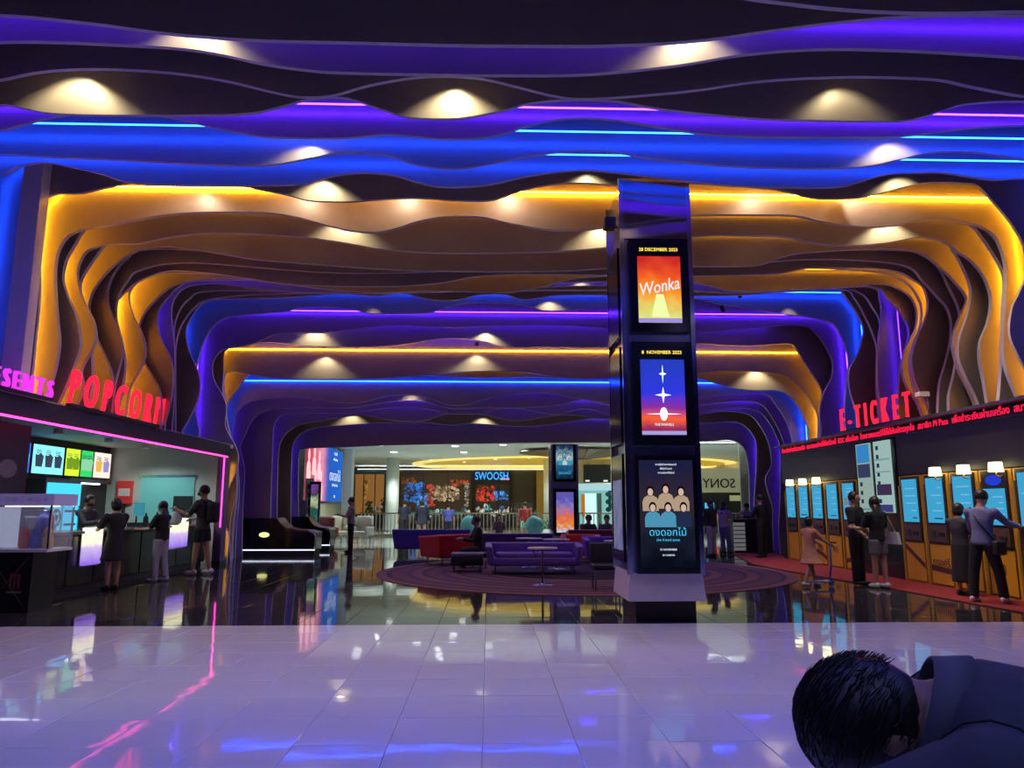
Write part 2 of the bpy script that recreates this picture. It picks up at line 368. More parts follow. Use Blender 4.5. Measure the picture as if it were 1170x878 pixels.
D[15] = [(133, 470), (138, 445), (142, 420), (138, 390), (132, 362), (134, 340), (144, 322), (160, 308), (220, 300), (400, 312), (600, 306), (800, 304), (930, 296), (1030, 302), (1056, 322), (1072, 339), (1083, 352), (1088, 370), (1086, 394), (1080, 418), (1074, 440), (1072, 478)]
D[16] = [(134, 470), (140, 440), (142, 410), (136, 385), (130, 366), (127, 354), (132, 344), (148, 328), (156, 322), (170, 316), (184, 311), (200, 309), (230, 311), (270, 316), (310, 322), (340, 325), (400, 327), (446, 327), (484, 325), (510, 322), (535, 317), (564, 314), (600, 313), (697, 314), (792, 315), (850, 314), (884, 313), (904, 310), (928, 306), (980, 306), (996, 306), (1026, 310), (1044, 319), (1056, 328), (1061, 346), (1058, 364), (1050, 382), (1043, 404), (1043, 420), (1048, 440), (1060, 464), (1066, 480)]
D[17] = [(143, 475), (145, 455), (149, 440), (158, 424), (165, 408), (165, 392), (160, 377), (152, 362), (147, 344), (148, 332), (158, 321), (180, 312), (300, 314), (500, 316), (700, 308), (900, 306), (1000, 310), (1035, 322), (1050, 340), (1054, 356), (1052, 374), (1044, 395), (1040, 415), (1044, 440), (1056, 480)]
D[18] = [(184, 478), (184, 462), (182, 446), (174, 430), (164, 413), (158, 390), (159, 370), (166, 355), (176, 344), (188, 332), (200, 325), (216, 320), (240, 318), (270, 318), (300, 321), (340, 326), (370, 330), (400, 332), (434, 334), (497, 332), (574, 334), (600, 331), (625, 326), (651, 319), (697, 315), (745, 318), (794, 323), (814, 327), (836, 332), (870, 332), (920, 330), (970, 328), (1006, 324), (1024, 328), (1040, 338), (1048, 354), (1047, 374), (1040, 388), (1034, 402), (1031, 420), (1036, 440), (1048, 460), (1057, 482)]
D[19] = [(188, 482), (196, 452), (197, 424), (194, 408), (184, 388), (179, 366), (182, 352), (192, 339), (203, 328), (222, 321), (300, 320), (400, 326), (520, 328), (640, 322), (800, 322), (930, 324), (1000, 328), (1014, 340), (1030, 358), (1039, 378), (1035, 400), (1029, 422), (1027, 456), (1027, 484)]
D[20] = [(184, 484), (192, 456), (198, 436), (199, 402), (197, 378), (195, 358), (198, 342), (208, 330), (224, 325), (250, 324), (280, 328), (320, 332), (360, 334), (440, 331), (560, 330), (700, 326), (820, 334), (880, 333), (960, 328), (1000, 329), (1006, 342), (1008, 360), (1005, 382), (1003, 406), (1003, 430), (1006, 468)]
D[21] = [(196, 488), (199, 450), (199, 415), (198, 390), (199, 370), (206, 352), (216, 341), (232, 333), (300, 332), (430, 335), (600, 331), (800, 331), (950, 330), (984, 335), (998, 352), (1006, 368), (1006, 400), (1004, 440), (1006, 470)]
D[22] = [(200, 490), (200, 440), (200, 400), (204, 378), (212, 363), (222, 351), (238, 342), (300, 336), (430, 334), (640, 332), (860, 332), (960, 331), (977, 341), (990, 364), (998, 382), (1003, 402), (1002, 440), (1004, 472)]
D[23] = [(208, 492), (218, 474), (226, 454), (228, 436), (224, 420), (216, 402), (212, 384), (214, 370), (226, 351), (240, 343), (280, 341), (320, 340), (360, 337), (395, 335), (430, 338), (458, 334), (490, 342), (520, 343), (545, 337), (575, 336), (600, 342), (640, 337), (700, 337), (794, 338), (850, 337), (880, 334), (906, 333), (940, 331), (958, 330), (972, 346), (982, 362), (987, 376), (985, 390), (980, 406), (972, 420), (970, 434), (973, 452), (979, 470)]
D[24] = [(227, 492), (222, 468), (220, 445), (224, 420), (229, 400), (236, 383), (245, 371), (258, 363), (285, 359), (324, 356), (340, 352), (360, 350), (384, 351), (410, 355), (424, 358), (471, 358), (492, 357), (510, 351), (530, 347), (561, 346), (587, 347), (607, 351), (625, 355), (651, 354), (697, 349), (760, 342), (795, 341), (826, 348), (860, 352), (884, 357), (908, 360), (935, 364), (952, 370), (960, 381), (967, 397), (970, 414), (968, 436), (966, 462), (966, 482)]
D[25] = [(259, 641), (261, 613), (256, 599), (252, 582), (256, 567), (263, 554), (270, 537), (272, 521), (268, 508), (262, 498), (257, 486), (258, 472), (258, 462), (253, 450), (245, 436), (242, 422), (244, 411), (251, 402), (260, 398), (274, 396), (290, 392), (304, 386), (318, 381), (340, 380), (370, 380), (400, 376), (434, 372), (458, 371), (497, 373), (523, 374), (561, 372), (600, 371), (638, 371), (676, 373), (720, 378), (796, 379), (840, 376), (880, 373), (918, 372), (934, 382), (946, 400), (952, 416), (950, 432), (942, 448), (938, 462), (937, 478), (939, 490), (936, 506)]
D[26] = [(263, 641), (262, 600), (269, 566), (270, 545), (271, 525), (263, 500), (257, 470), (254, 446), (255, 426), (255, 406), (259, 399), (270, 396), (284, 394), (296, 391), (320, 392), (344, 395), (380, 396), (420, 396), (458, 394), (484, 390), (505, 387), (528, 387), (553, 390), (574, 396), (594, 397), (625, 396), (697, 397), (796, 393), (820, 394), (850, 395), (880, 394), (902, 393), (909, 398), (924, 421), (939, 446), (938, 470), (936, 506)]
D[27] = [(264, 641), (266, 600), (270, 560), (268, 520), (259, 480), (256, 445), (256, 432), (259, 426), (270, 425), (284, 428), (330, 433), (420, 433), (471, 430), (497, 429), (517, 426), (548, 424), (579, 424), (605, 426), (646, 432), (700, 432), (760, 428), (800, 426), (820, 424), (846, 424), (870, 425), (892, 428), (908, 436), (920, 449), (928, 461), (935, 477), (934, 508)]
D[28] = [(265, 641), (267, 600), (271, 560), (268, 520), (260, 484), (259, 466), (263, 456), (272, 444), (283, 430), (300, 427), (420, 429), (505, 430), (548, 432), (600, 431), (646, 432), (700, 430), (790, 432), (818, 438), (836, 443), (860, 446), (886, 446), (900, 451), (912, 464), (920, 480), (924, 494), (925, 512)]
D[29] = [(268, 641), (270, 600), (273, 560), (270, 525), (265, 500), (267, 484), (270, 472), (278, 463), (290, 458), (310, 455), (336, 454), (360, 456), (384, 460), (412, 460), (440, 453), (466, 451), (487, 454), (510, 462), (528, 463), (548, 458), (574, 452), (605, 449), (630, 450), (664, 456), (700, 460), (760, 458), (802, 454), (840, 450), (874, 450), (888, 464), (898, 480), (904, 496), (908, 512)]
D[30] = [(276, 641), (277, 580), (279, 545), (278, 530), (274, 511), (280, 496), (286, 483), (296, 473), (315, 468), (360, 466), (400, 466), (446, 459), (479, 458), (505, 465), (523, 467), (564, 466), (594, 466), (638, 463), (664, 457), (679, 459), (700, 463), (760, 466), (800, 463), (845, 458), (870, 462), (884, 480), (894, 500), (898, 514)]
D[31] = [(309, 600), (309, 578), (311, 517), (312, 490), (316, 480), (324, 474), (350, 472), (400, 472), (446, 466), (479, 466), (505, 471), (515, 473), (551, 473), (566, 468), (587, 466), (610, 470), (638, 474), (664, 467), (684, 470), (700, 474), (760, 472), (802, 470), (840, 466), (866, 470), (880, 484), (888, 500), (892, 514), (892, 560), (890, 600)]
D[32] = [(316, 600), (317, 540), (318, 518), (320, 506), (327, 495), (340, 486), (355, 483), (390, 477), (420, 475), (446, 480), (471, 482), (492, 479), (512, 473), (543, 473), (564, 477), (589, 481), (610, 479), (650, 474), (700, 480), (760, 480), (802, 474), (830, 470), (856, 474), (868, 486), (878, 505), (882, 530), (875, 546), (877, 560), (883, 580), (883, 600)]
D[33] = [(332, 600), (333, 520), (338, 502), (350, 492), (370, 488), (420, 484), (460, 483), (487, 483), (517, 486), (538, 484), (560, 485), (579, 487), (610, 487), (640, 484), (666, 480), (700, 477), (760, 482), (802, 484), (835, 482), (850, 486), (861, 498), (865, 512), (864, 545), (862, 571), (862, 600)]
D[34] = [(341, 600), (341, 524), (347, 514), (365, 512), (400, 511), (450, 509), (550, 507), (640, 506), (705, 506), (800, 505), (832, 503), (846, 508), (853, 520), (856, 545), (857, 600)]
YS = [6.3, 6.9, 7.35, 7.8, 8.3, 8.75, 9.3, 9.78, 11.3, 12.0, 12.3, 12.9, 13.2, 13.8, 14.1, 14.35, 14.7, 15.0, 15.5, 15.8, 16.2, 16.6, 17.0, 17.4, 18.8, 20.3, 20.8, 21.3, 21.7, 22.1, 22.7, 23.4, 24.2, 25.2, 26.5]
G5 = dict(d=.05, w='gold'); B2 = dict(d=.2)
LEDS = {2: ('violet', 4), 5: ('violet', 122, dict(d=.12)), 6: ('blue', 149, B2), 7: ('blue', 175.5, B2), 9: ('gold', 219, dict(d=.06)), 11: ('goldw', 239, dict(d=.1, w='gold')), 13: ('goldw', 262, dict(d=.1, w='gold')), 17: ('goldw', 300, G5), 18: ('goldw', 304, dict(d=.1, w='gold')),
        20: ('violetw', 314), 24: ('blue', 331, dict(d=.2)), 25: ('violet', 357, dict(zl=3.3)), 8: ('blue', 185, dict(top=False, xl=-7.75, xr=9.5)), 27: ('goldm', 401, dict(d=.03)), 28: ('goldw', 420, dict(d=.04, w='goldm')), 29: ('blue', 436.5, dict(d=.06)), 30: ('violetw', 445), 31: ('violetw', 456, dict(w='violet', xl=-8.75, wr=False)), 32: ('violetw', 462), 34: ('violetw', 476)}
for k in range(35):
    pts = ext(D[k]) if k < 8 else D[k]
    deep = k >= 25
    wave_panel(YS[k], pts, zbl=.0 if deep else 3.06, zbr=(.0 if k >= 31 else 3.2), led=LEDS.get(k), t=.055 if k < 9 else .085, sub=5 if k < 30 else 4)
for k, ly, kd in ((27, 382, 'violetw'), (26, 366, 'violetw')):      # second, hidden strips, added for a violet wash on these panels
    yl = YS[k] - .32; z = ay(560, ly, yl).z
    MB().tube([(-6.9, yl, z), (8.2, yl, z)], .012, 6).build('led_strip', LEDM[kd], ceil)
# the same ribs go on over the visitor's head and behind
for i, (Y, led) in enumerate([(5.6, None), (4.9, 'violet'), (4.1, None), (3.3, 'blue'), (2.3, None), (1.2, 'violet'), (0.0, None), (-1.4, 'blue'), (-2.9, None), (-4.4, 'violet')]):
    mb = MB(); ph = i * 1.3; n = 60
    zb = [6.25 + .18 * math.sin(ph + 8.5 * k / n) + .07 * math.sin(2.3 * ph + 21 * k / n) for k in range(n + 1)]
    vs = [(-8.2 + 18.2 * k / n, Y, zb[k]) for k in range(n + 1)] + [(-8.2 + 18.2 * k / n, Y, 7.5) for k in range(n + 1)]
    vs += [(x, y + .07, z) for x, y, z in vs]; m_ = n + 1
    mb.add(vs, [(k, k + 1, m_ + k + 1, m_ + k) for k in range(n)] + [(2 * m_ + k + 1, 2 * m_ + k, 3 * m_ + k, 3 * m_ + k + 1) for k in range(n)])
    mb.add(vs, [(k + 1, k, 2 * m_ + k, 2 * m_ + k + 1) for k in range(n)], 1)
    o = mb.build('wave_panel', [BRONZE, EDGE], ceil)
    if led: MB().tube([(-7.8, Y - .1, 6.75), (9.6, Y - .1, 6.75)], .012, 6).build('led_strip', LEDM[led], o)  # strips out of view, added to light the white floor
# ------------------------------------------------------------------ recessed downlights that wash the panels
fix = MB().lathe([(.0, .10), (.055, .10), (.06, .02), (.075, 0), (.055, 0), (.045, .03), (0, .035)], n=16).mesh('downlight', [CHARC])
def downlight(px, py, k, W=42, ang=116, d=.30, up=.22, col=(1, .90, .56)):
    Y = YS[k] - d; p = ay(px, py, YS[k])
    o = bpy.data.objects.new('downlight', fix); COL.objects.link(o); o.parent = ceil; o.location = (p.x, Y, p.z + up)
    ld = bpy.data.lights.new('downlight_beam', 'SPOT'); ld.energy = W * 1.8 * SPOT_GAIN; ld.color = col; ld.spot_size = R(ang); ld.spot_blend = .55; ld.shadow_soft_size = .03
    l = bpy.data.objects.new('downlight_beam', ld); COL.objects.link(l); l.parent = o; l.location = (0, 0, -.02)
for a in [(222, 28, 2), (790, 36, 2), (88, 90, 4, 60), (520, 104, 4, 60), (962, 102, 4, 16), (352, 166, 6, 30), (1022, 164, 6, 30), (368, 208, 8, 60), (672, 201, 8, 30), (1030, 204, 8, 40),
          (392, 252, 11, 60), (690, 258, 11, 60), (1015, 255, 11, 60), (275, 288, 16, 75), (525, 305, 16, 55), (815, 303, 16, 60), (427, 342, 24, 30, 70), (665, 324, 20, 50), (628, 345, 24, 30), (900, 344, 24, 30, 75),
          (360, 378, 26, 55), (555, 381, 26, 55), (372, 408, 27, 40), (545, 406, 27, 40), (402, 474, 33, 40), (552, 478, 33, 40), (864, 424, 28, 60), (470, 452, 30, 20)]:
    downlight(*a)
for k, zz in ((9, 225), (11, 246), (13, 268)):          # softer wide ones, unseen, added to lighten the golden waves to tan
    for px in (210, 330, 450, 570, 860, 980): downlight(px + 12 * (k % 4), zz, k, 19, 150, .6, .30, (1, .83, .66))
for x in (-5, -1.5, 2, 5.5):  # unseen blue ones overhead, added to light the white floor
    for y in (4.5, 1.7, -1.2, -4):
        o = bpy.data.objects.new('downlight', fix); COL.objects.link(o); o.parent = ceil; o.location = (x, y, 7.0)
        ld = bpy.data.lights.new('downlight_beam', 'SPOT'); ld.energy = 138 * SPOT_GAIN; ld.color = (.37, .42, 1); ld.spot_size = R(100); ld.spot_blend = .6; ld.shadow_soft_size = .05
        l = bpy.data.objects.new('downlight_beam', ld); COL.objects.link(l); l.parent = o; l.location = (0, 0, -.02)
# ================================================================== first poster column and its twin
def led_text(parent, s, cx, y, z, h, m, wmax=None, yaw=None):
    me = text_mesh(s, h, m, .002, 'CENTER')
    o = put('lettering', me, parent, (cx, y, z), (1, 0, 0), (0, 0, 1)); 
    if wmax:
        a, b = text_w(me); k = wmax / max(1e-6, b - a)
        if k < 1: o.matrix_basis = o.matrix_basis @ Matrix.Diagonal((k, 1, 1, 1))
    return o
AMBER = emat('amber_dots', (1, .75, .1), 1.6)
PW = emat('print_white', (.75, .85, 1), 1.1); PC = emat('print_cyan', (.06, .55, .9), 1.0)
def flat(name, poly, m, parent, cx, y, cz, th=.003):
    """a flat printed shape facing the visitor"""
    return MB().prism(poly, (cx, y, cz), (1, 0, 0), (0, 0, 1), th).build(name, m, parent)
def ell_poly(rx, rz, n=16, a0=0, a1=2 * math.pi):
    return [(rx * math.cos(a0 + (a1 - a0) * k / n), rz * math.sin(a0 + (a1 - a0) * k / n)) for k in range(n)]
def star(rx, rz, q=.22):
    return [((1 if k % 2 == 0 else q) * rx * math.cos(k * math.pi / 4), (1 if k % 2 == 0 else q) * rz * math.sin(k * math.pi / 4)) for k in range(8)]
def torso_poly(w, h):
    return [(-w, 0), (-w * 1.02, h * .55), (-w * .82, h * .82), (-w * .3, h * .98), (w * .3, h * .98), (w * .82, h * .82), (w * 1.02, h * .55), (w, 0)]
SKIN_P = emat('print_skin', (.85, .55, .45), .8)
def group_print(parent, cx, y, cz, w, cols, s=1.):
    """six printed sitters, three behind three"""
    hair = emat('print_hair', (.012, .01, .012), .3)
    for row, (dz, zz) in enumerate(((.26, 0.), (0., -.004))):
        for i in (-1, 0, 1):
            x = cx + i * w * .33 + (.02 if row else -.02) * w; z = cz + dz * w * 1.3 + (.05 * w if i == 0 and not row else 0)
            yy = y - .004 - row * .006
            flat('printed_figure', torso_poly(w * .17, w * .34), cols[(row * 3 + i + 1) % len(cols)], parent, x, yy, z)
            flat('printed_figure', ell_poly(w * .082, w * .11), hair, parent, x, yy - .001, z + w * .42)
            flat('printed_figure', ell_poly(w * .058, w * .08), SKIN_P, parent, x, yy - .002, z + w * .40)
def poster_column(label, x0, x1, y0, y1, H):
    c = thing('poster_column', label, 'column', ((x0 + x1) / 2, (y0 + y1) / 2, 0), world=True)
    cx = (x0 + x1) / 2; w = x1 - x0
    MB().bbox((x0 + .03, y0 + .03, .30), (x1 - .03, y1 - .03, H)).build('core', STEEL, c)
    MB().bbox((x0 + .08, y0 + .08, 0), (x1 - .08, y1 - .08, .30)).build('plinth', BLACK, c)
    # flared skirting
    mb = MB(); a = .03
    lo = [(x0 - a, y0 - a, .27), (x1 + a, y0 - a, .27), (x1 + a, y1 + a, .27), (x0 - a, y1 + a, .27)]; hi = [(x0, y0, .62), (x1, y0, .62), (x1, y1, .62), (x0, y1, .62)]
    mb.add(lo + hi, [(0, 1, 5, 4), (1, 2, 6, 5), (2, 3, 7, 6), (3, 0, 4, 7), (3, 2, 1, 0), (4, 5, 6, 7)]); mb.build('flared_base', mat('satin_steel', (.68, .62, .75), .35, .15), c)
    # mirror cladding strips at the corners
    for xx in (x0, x1):
        for yy in (y0, y1): MB().box((xx, yy, (H + .6) / 2), (.06, .06, H - .62)).build('corner_trim', CHROME, c)
    return c
H1 = 6.12
colm = poster_column('tall steel column with three stacked lit posters at the white tile edge', 1.86, 2.82, 9.92, 11.05, H1)
MB().bbox((1.89, 9.90, 5.22), (2.79, 9.95, H1)).build('mirror_panel', mat('mirror_panel', (.55, .55, .62), .06, 1., var=.02), colm)
yf = 9.90
frames = [(5.19, 3.86), (3.72, 2.30), (2.16, .62)]
for i, (zt, zb) in enumerate(frames):
    f = MB(); f.bbox((1.95, yf - .05, zb), (2.77, yf + .03, zt)); fr = f.build('display_frame', GLOSSB, colm)
    pw = .30 if i < 2 else .36; cx = 2.36
    if i < 2: led_text(fr, '28 DECEMBER 2023' if i == 0 else '8  NOVEMBER 2023', cx - colm.location.x, yf - .052 - colm.location.y, zt - .17, .065, AMBER, .58)
    a, b = (zb + .13, zt - .25) if i < 2 else (zb + .08, zt - .06)
    if i == 0: m_ = ramp_emit('poster_orange', [(0., (.9, .8, .3)), (.15, (.7, .75, .2)), (.4, (1, .35, .03)), (.7, (.9, .10, .02)), (1, (.6, .02, .02))], 1.0, 2, .5, 5., a, b)
    elif i == 1: m_ = ramp_emit('poster_blue', [(0., (.03, .02, .15)), (.1, (.35, .03, .10)), (.22, (1, .12, .03)), (.36, (.25, .03, .35)), (.55, (.03, .04, .75)), (1, (.02, .05, .5))], 1.0, 2, .12, 3., a, b)
    else: m_ = ramp_emit('poster_night', [(0., (.003, .004, .01)), (.3, (.01, .014, .03)), (.6, (.03, .02, .03)), (1, (.012, .012, .05))], 1.0, 2, .6, 3., a, b)
    MB().bbox((cx - pw, yf - .058, a), (cx + pw, yf - .05, b)).build('poster', m_, fr, off=colm.location)
    # put() and build() under a part need column-relative numbers
    class _P: pass
    def fl_(poly, m, x, y, z): return MB().prism(poly, Vector((x, y, z)) - colm.location, (1, 0, 0), (0, 0, 1), -.003).build('print', m, fr)
    if i == 0:
        me = text_mesh('Wonka', .22, PW, .002, 'CENTER', shear=.3)
        o = put('lettering', me, fr, Vector((cx, yf - .064, 4.42)) - colm.location, Vector((.97, 0, .2)).normalized(), Vector((-.2, 0, .97)).normalized())
        o.matrix_basis = o.matrix_basis @ Matrix.Diagonal((.88, 1.15, 1, 1))
        fl_([(-.12, 0), (-.05, .32), (.05, .32), (.12, 0)], emat('print_glow', (.75, .95, .35), 1.2), cx, yf - .062, 4.07)
        fl_([(-pw, 0), (-pw, .06), (pw, .06), (pw, 0)], emat('print_strip', (.4, .3, .85), .9), cx, yf - .062, a)
    elif i == 1:
        for zz, rx, rz in ((3.27, .05, .13), (2.98, .11, .11), (2.72, .24, .05)):
            fl_(star(rx, rz), emat('print_starburst', (.55, .8, 1), 2.2), cx, yf - .062, zz)
        fl_(ell_poly(.05, .09), emat('print_flare', (1, .85, .7), 2.2), cx, yf - .064, 2.72)
        led_text(fr, 'THE MARVELS', cx - colm.location.x, yf - .066 - colm.location.y, 2.56, .05, PW, .26)
        fl_([(-pw, 0), (-pw, .05), (pw, .05), (pw, 0)], emat('print_strip2', (.45, .4, .8), .9), cx, yf - .062, a + .01)
    else:
        cols = [emat('print_blue_shirt', (.08, .32, .5), .9), emat('print_cream', (.55, .4, .28), .8), emat('print_navy', (.02, .03, .08), .8)]
        fr['_w'] = tuple(colm.location)
        group_print(fr, cx, yf - .056, 1.22, .62, [cols[1], cols[1], cols[1], cols[0], cols[0], cols[2]])
        o = led_text(fr, 'ดงดอกไม้', cx, yf - .07, 1.11, .13, PC, .5)
        led_text(fr, 'the friend zone', cx, yf - .07, 1.04, .05, PC, .4)
        for q, (s_, h_) in enumerate((('23 NOVEMBER', .035), ('IN CINEMAS', .03))): led_text(fr, s_, cx, yf - .07, .92 - q * .07, h_, PW, .3)
        for q in range(3): led_text(fr, ['จากผู้สร้างภาพยนตร์', 'ฟิล์มบ้านเรา', 'ความรักครั้งใหม่'][q], cx, yf - .07, 2.03 - q * .055, .035, PW, .4)
        del fr['_w']
# side screens of the column
ss = ramp_emit('side_poster', [(0, (.02, .02, .2)), (.3, (.35, .32, .75)), (.6, (.1, .08, .45)), (1, (.3, .3, .5))], .55, 2, .9, 4., -1.2, 1.2)
for (a, b) in ((.75, 2.2), (2.35, 3.7), (3.85, 5.15)):
    fr = MB().bbox((1.82, 10.1, a), (1.87, 10.9, b)).build('side_display', GLOSSB, colm)
    if a < 1: MB().bbox((1.812, 10.18, a + .15), (1.822, 10.82, b - .35)).build('poster', ss, fr, off=colm.location)
# small loudspeaker on the column's left side
sp = MB(); sp.box((1.74, 10.2, 5.55), (.16, .2, .14)); sp.tube([(1.86, 10.2, 5.5), (1.78, 10.2, 5.52)], .02, 6)
sp.build('loudspeaker', BLACK, colm)

c2 = poster_column('far steel column with two lit posters behind the red armchair', 2.28, 3.22, 26.9, 27.9, 4.1)
for (a, b, k) in ((2.35, 3.95, 0), (.45, 2.1, 1)):
    fr = MB().bbox((2.34, 26.84, a), (3.16, 26.92, b)).build('display_frame', GLOSSB, c2)
    m_ = ramp_emit('far_poster_%s' % ('teal' if k == 0 else 'warm'), [(0, (.005, .01, .03)), (.35, (.02, .12, .25)), (.55, (.25, .5, .6)), (.8, (.02, .04, .1)), (1, (.005, .01, .03))] if k == 0 else [(0, (.5, .6, .9)), (.15, (.9, .3, .05)), (.4, (.8, .15, .08)), (.6, (.3, .2, .5)), (.85, (.1, .1, .55)), (1, (.15, .1, .4))], .9, 2, .8 if k else .5, 7., a + .1, b - .1)
    p = MB().bbox((2.44, 26.82, a + .1), (3.06, 26.845, b - .12)).build('poster', m_, fr, off=c2.location)
    if k == 0:
        fr['_w'] = tuple(c2.location)
        group_print(fr, 2.75, 26.82, 2.95, .5, [emat('print_pale', (.5, .65, .7), .9), emat('print_teal', (.04, .35, .5), .9)])
        led_text(fr, 'ดงดอกไม้', 2.75, 26.80, 2.62, .14, PC, .45); del fr['_w']

# ================================================================== left: popcorn bar
XB = -6.9
BW = mat('bar_wall', (.52, .55, .52), .6, var=.05)
struct('wall_bar_end', MB().bbox((-11, 20.2, 0), (-7.05, 20.29, 3.1)), BW)
struct('wall_bar_back', MB().bbox((-10.3, 8, 0), (-10.15, 20.2, 3.1)), mat('bar_back', (.03, .03, .035), .5))
struct('wall_bar_roof', MB().bbox((-11, 6, 3.02), (-6.92, 20.28, 3.12)), mat('bar_roof', (.5, .52, .5), .6))
fas = thing('bar_fascia', 'long black fascia over the popcorn bar edged with pink neon', 'fascia', (XB, 14, 2.8), world=True)
MB().bbox((-7.1, 6.5, 2.80), (XB, 20.0, 3.10)).build('fascia_board', BLACK, fas)
PINK = emat('pink_neon', (1, .035, .33), 5.5)
MB().tube([(XB + .02, 6.5, 2.77), (XB + .02, 19.78, 2.77)], .017, 8).build('neon_tube', PINK, fas)
post = thing('bar_post', 'slim black end post of the popcorn bar beside the pink tube', 'post', (-6.98, 19.75, 0), world=True)
MB().bbox((-7.06, 19.6, 0), (-6.86, 19.95, 2.74)).build('shaft', mat('post_violet', (.10, .06, .16), .5), post)
MB().bbox((-7.09, 19.57, 0), (-6.84, 19.98, .10)).build('foot', BLACK, post)
MB().tube([(XB + .02, 19.55, 2.74), (XB + .02, 19.55, .95)], .017, 8).build('neon_tube', PINK, post)
pil = thing('bar_partition', 'black panel with pale printed emblem at the near end of the popcorn bar', 'panel', (-7.28, 10.5, 0), world=True)
MB().bbox((-7.35, 9.2, 0), (-7.22, ax(33, 520, -7.22).y, 2.74)).build('board', BLACK, pil)
MB().prism(ell_poly(.22, .14), (-7.22, 11.4, 2.05), (0, 1, 0), (0, 0, 1), .004).build('emblem', mat('emblem_grey', (.12, .12, .14), .5), pil)
# signs
REDN = emat('red_neon', (1, .012, .04), 2.0); MAG = emat('magenta_neon', (.62, .03, .62), 1.6)
RSIDE = mat('sign_side', (.25, .01, .02), .4)
def wall_sign(name, label, s, xw, y0, y1, z, h, m, wf=.62, shear=.0, depth=.05):
    """slim letters standing on a rail, each a part; they run from y0 to y1"""
    t = thing(name, label, 'sign', (xw, (y0 + y1) / 2, z), world=True); sg = 1 if y1 > y0 else -1
    L_ = []
    for ch in s:
        me = text_mesh(ch, h / .70, m, depth / 2, 'LEFT', shear=shear); a, b = text_w(me); L_.append((me, a, (b - a) * wf))
    gap = (abs(y1 - y0) - sum(w_ for *_, w_ in L_)) / (len(s) - 1); y = y0
    for (me, a, w_) in L_:
        o = put('letter', me, t, (xw, y - sg * a * wf, z), (0, sg, 0), (0, 0, 1)); o.matrix_basis = o.matrix_basis @ Matrix.Diagonal((wf, 1, 1, 1))
        y += sg * (w_ + gap)
    MB().bbox((xw - .04, min(y0, y1), z - .05), (xw + .04, max(y0, y1), z - .005)).build('mounting_rail', BLACK, t)
    return t
wall_sign('popcorn_sign', 'red neon sign reading POPCORN on the bar fascia', 'POPCORN', XB + .03, 12.2, 15.75, 3.16, .58, REDN, .62, .22)
wall_sign('presents_sign', 'magenta lit sign reading PRESENTS left of the popcorn lettering', 'PRESENTS', XB + .06, 9.75, 11.68, 3.16, .27, MAG, .85)
# menu screens
SCR = [((15.9, 16.6), (.02, .12, .6)), ((16.65, 17.9), (.22, .75, .85)), ((17.95, 18.6), (.55, .85, .03)), ((18.62, 19.2), (.03, .5, .12)), ((19.22, 20.1), (.75, .62, .55))]
LB = ['blue menu screen at the near end of the popcorn menu row', 'pale cyan menu screen with dark food pictures above the fridge', 'lime green menu screen in the popcorn menu row', 'dark green menu screen between the lime and the white ones', 'white and yellow menu screen nearest the bar end wall']
for (ys, c), lb in zip(SCR, LB):
    t = thing('menu_screen', lb, 'screen', (-10.1, sum(ys) / 2, 2.2), world=True, group='menu screens over the popcorn bar')
    MB().bbox((-10.15, ys[0], 2.18), (-10.05, ys[1], 2.88)).build('housing', GLOSSB, t)
    MB().bbox((-10.055, ys[0] + .03, 2.21), (-10.04, ys[1] - .03, 2.85)).build('picture', emat('menu_' + lb.split()[0] + lb.split()[1], c, 1.5), t)
    n = 3 if ys[1] - ys[0] > 1 else 2; rnd = random.Random(lb)
    for i in range(n):
        yy = ys[0] + (ys[1] - ys[0]) * (i + .7) / (n + .4)
        pc = {0: (.1, .5, .8), 1: (.05, .06, .1), 2: (.2, .35, .02), 3: (.3, .7, .4), 4: (.9, .5, .08) if i == 0 else (.35, .3, .6)}[LB.index(lb)]
        MB().prism([(-.12, -.14), (.12, -.14), (.16, .10), (.05, .16), (-.05, .12), (-.15, .13)], (-10.04, yy, 2.5), (0, 1, 0), (0, 0, 1), .004).build('food_picture', emat('food_%d%d' % (LB.index(lb), i), pc, 1.0), t)
        for q in range(3): MB().bbox((-10.04, yy - .12, 2.72 - q * .035), (-10.036, yy + .05 + .06 * rnd.random(), 2.735 - q * .035)).build('menu_line', emat('menu_text', (.08, .1, .2), .6), t)
# fridge and things on the back wall
t = thing('drink_fridge', 'tall drinks fridge glowing cyan behind the bar', 'fridge', (-9.8, 17.2, 0), world=True)
MB().bbox((-10.12, 16.5, 0), (-9.6, 17.9, 2.1)).build('cabinet', BLACK, t)
CY = emat('fridge_light', (.05, .5, .8), 1.6)
for y_ in (16.55, 17.22):
    d = MB().bbox((-9.6, y_, .2), (-9.56, y_ + .63, 2.0)).build('door', CY, t)
    MB().bbox((-9.56, y_ + .55, .7), (-9.53, y_ + .58, 1.5)).build('handle', CHROME, d, off=t.location)
    for q in range(5): MB().bbox((-9.56, y_ + .03, .45 + q * .3), (-9.55, y_ + .5, .5 + q * .3)).build('shelf', mat('fridge_shelf', (.02, .10, .16), .4), d, off=t.location)
t = thing('back_cabinet', 'dark shelving cabinet with bottles under the green menu screens', 'cabinet', (-9.9, 18.9, 0), world=True)
MB().bbox((-10.13, 18.0, 0), (-9.7, 19.9, 1.0)).build('body', BLACK, t)
for q in range(2): MB().bbox((-9.7, 18.05 + q * .95, .08), (-9.67, 18.93 + q * .95, .92)).build('door', CHARC, t)
MB().bbox((-10.13, 18.0, 2.05), (-9.9, 19.9, 2.15)).build('light_shelf', CHARC, t)
MB().bbox((-9.92, 18.3, 2.02), (-9.88, 19.3, 2.05)).build('tube_lamp', emat('bar_tube', (.7, .95, 1), 6), t)
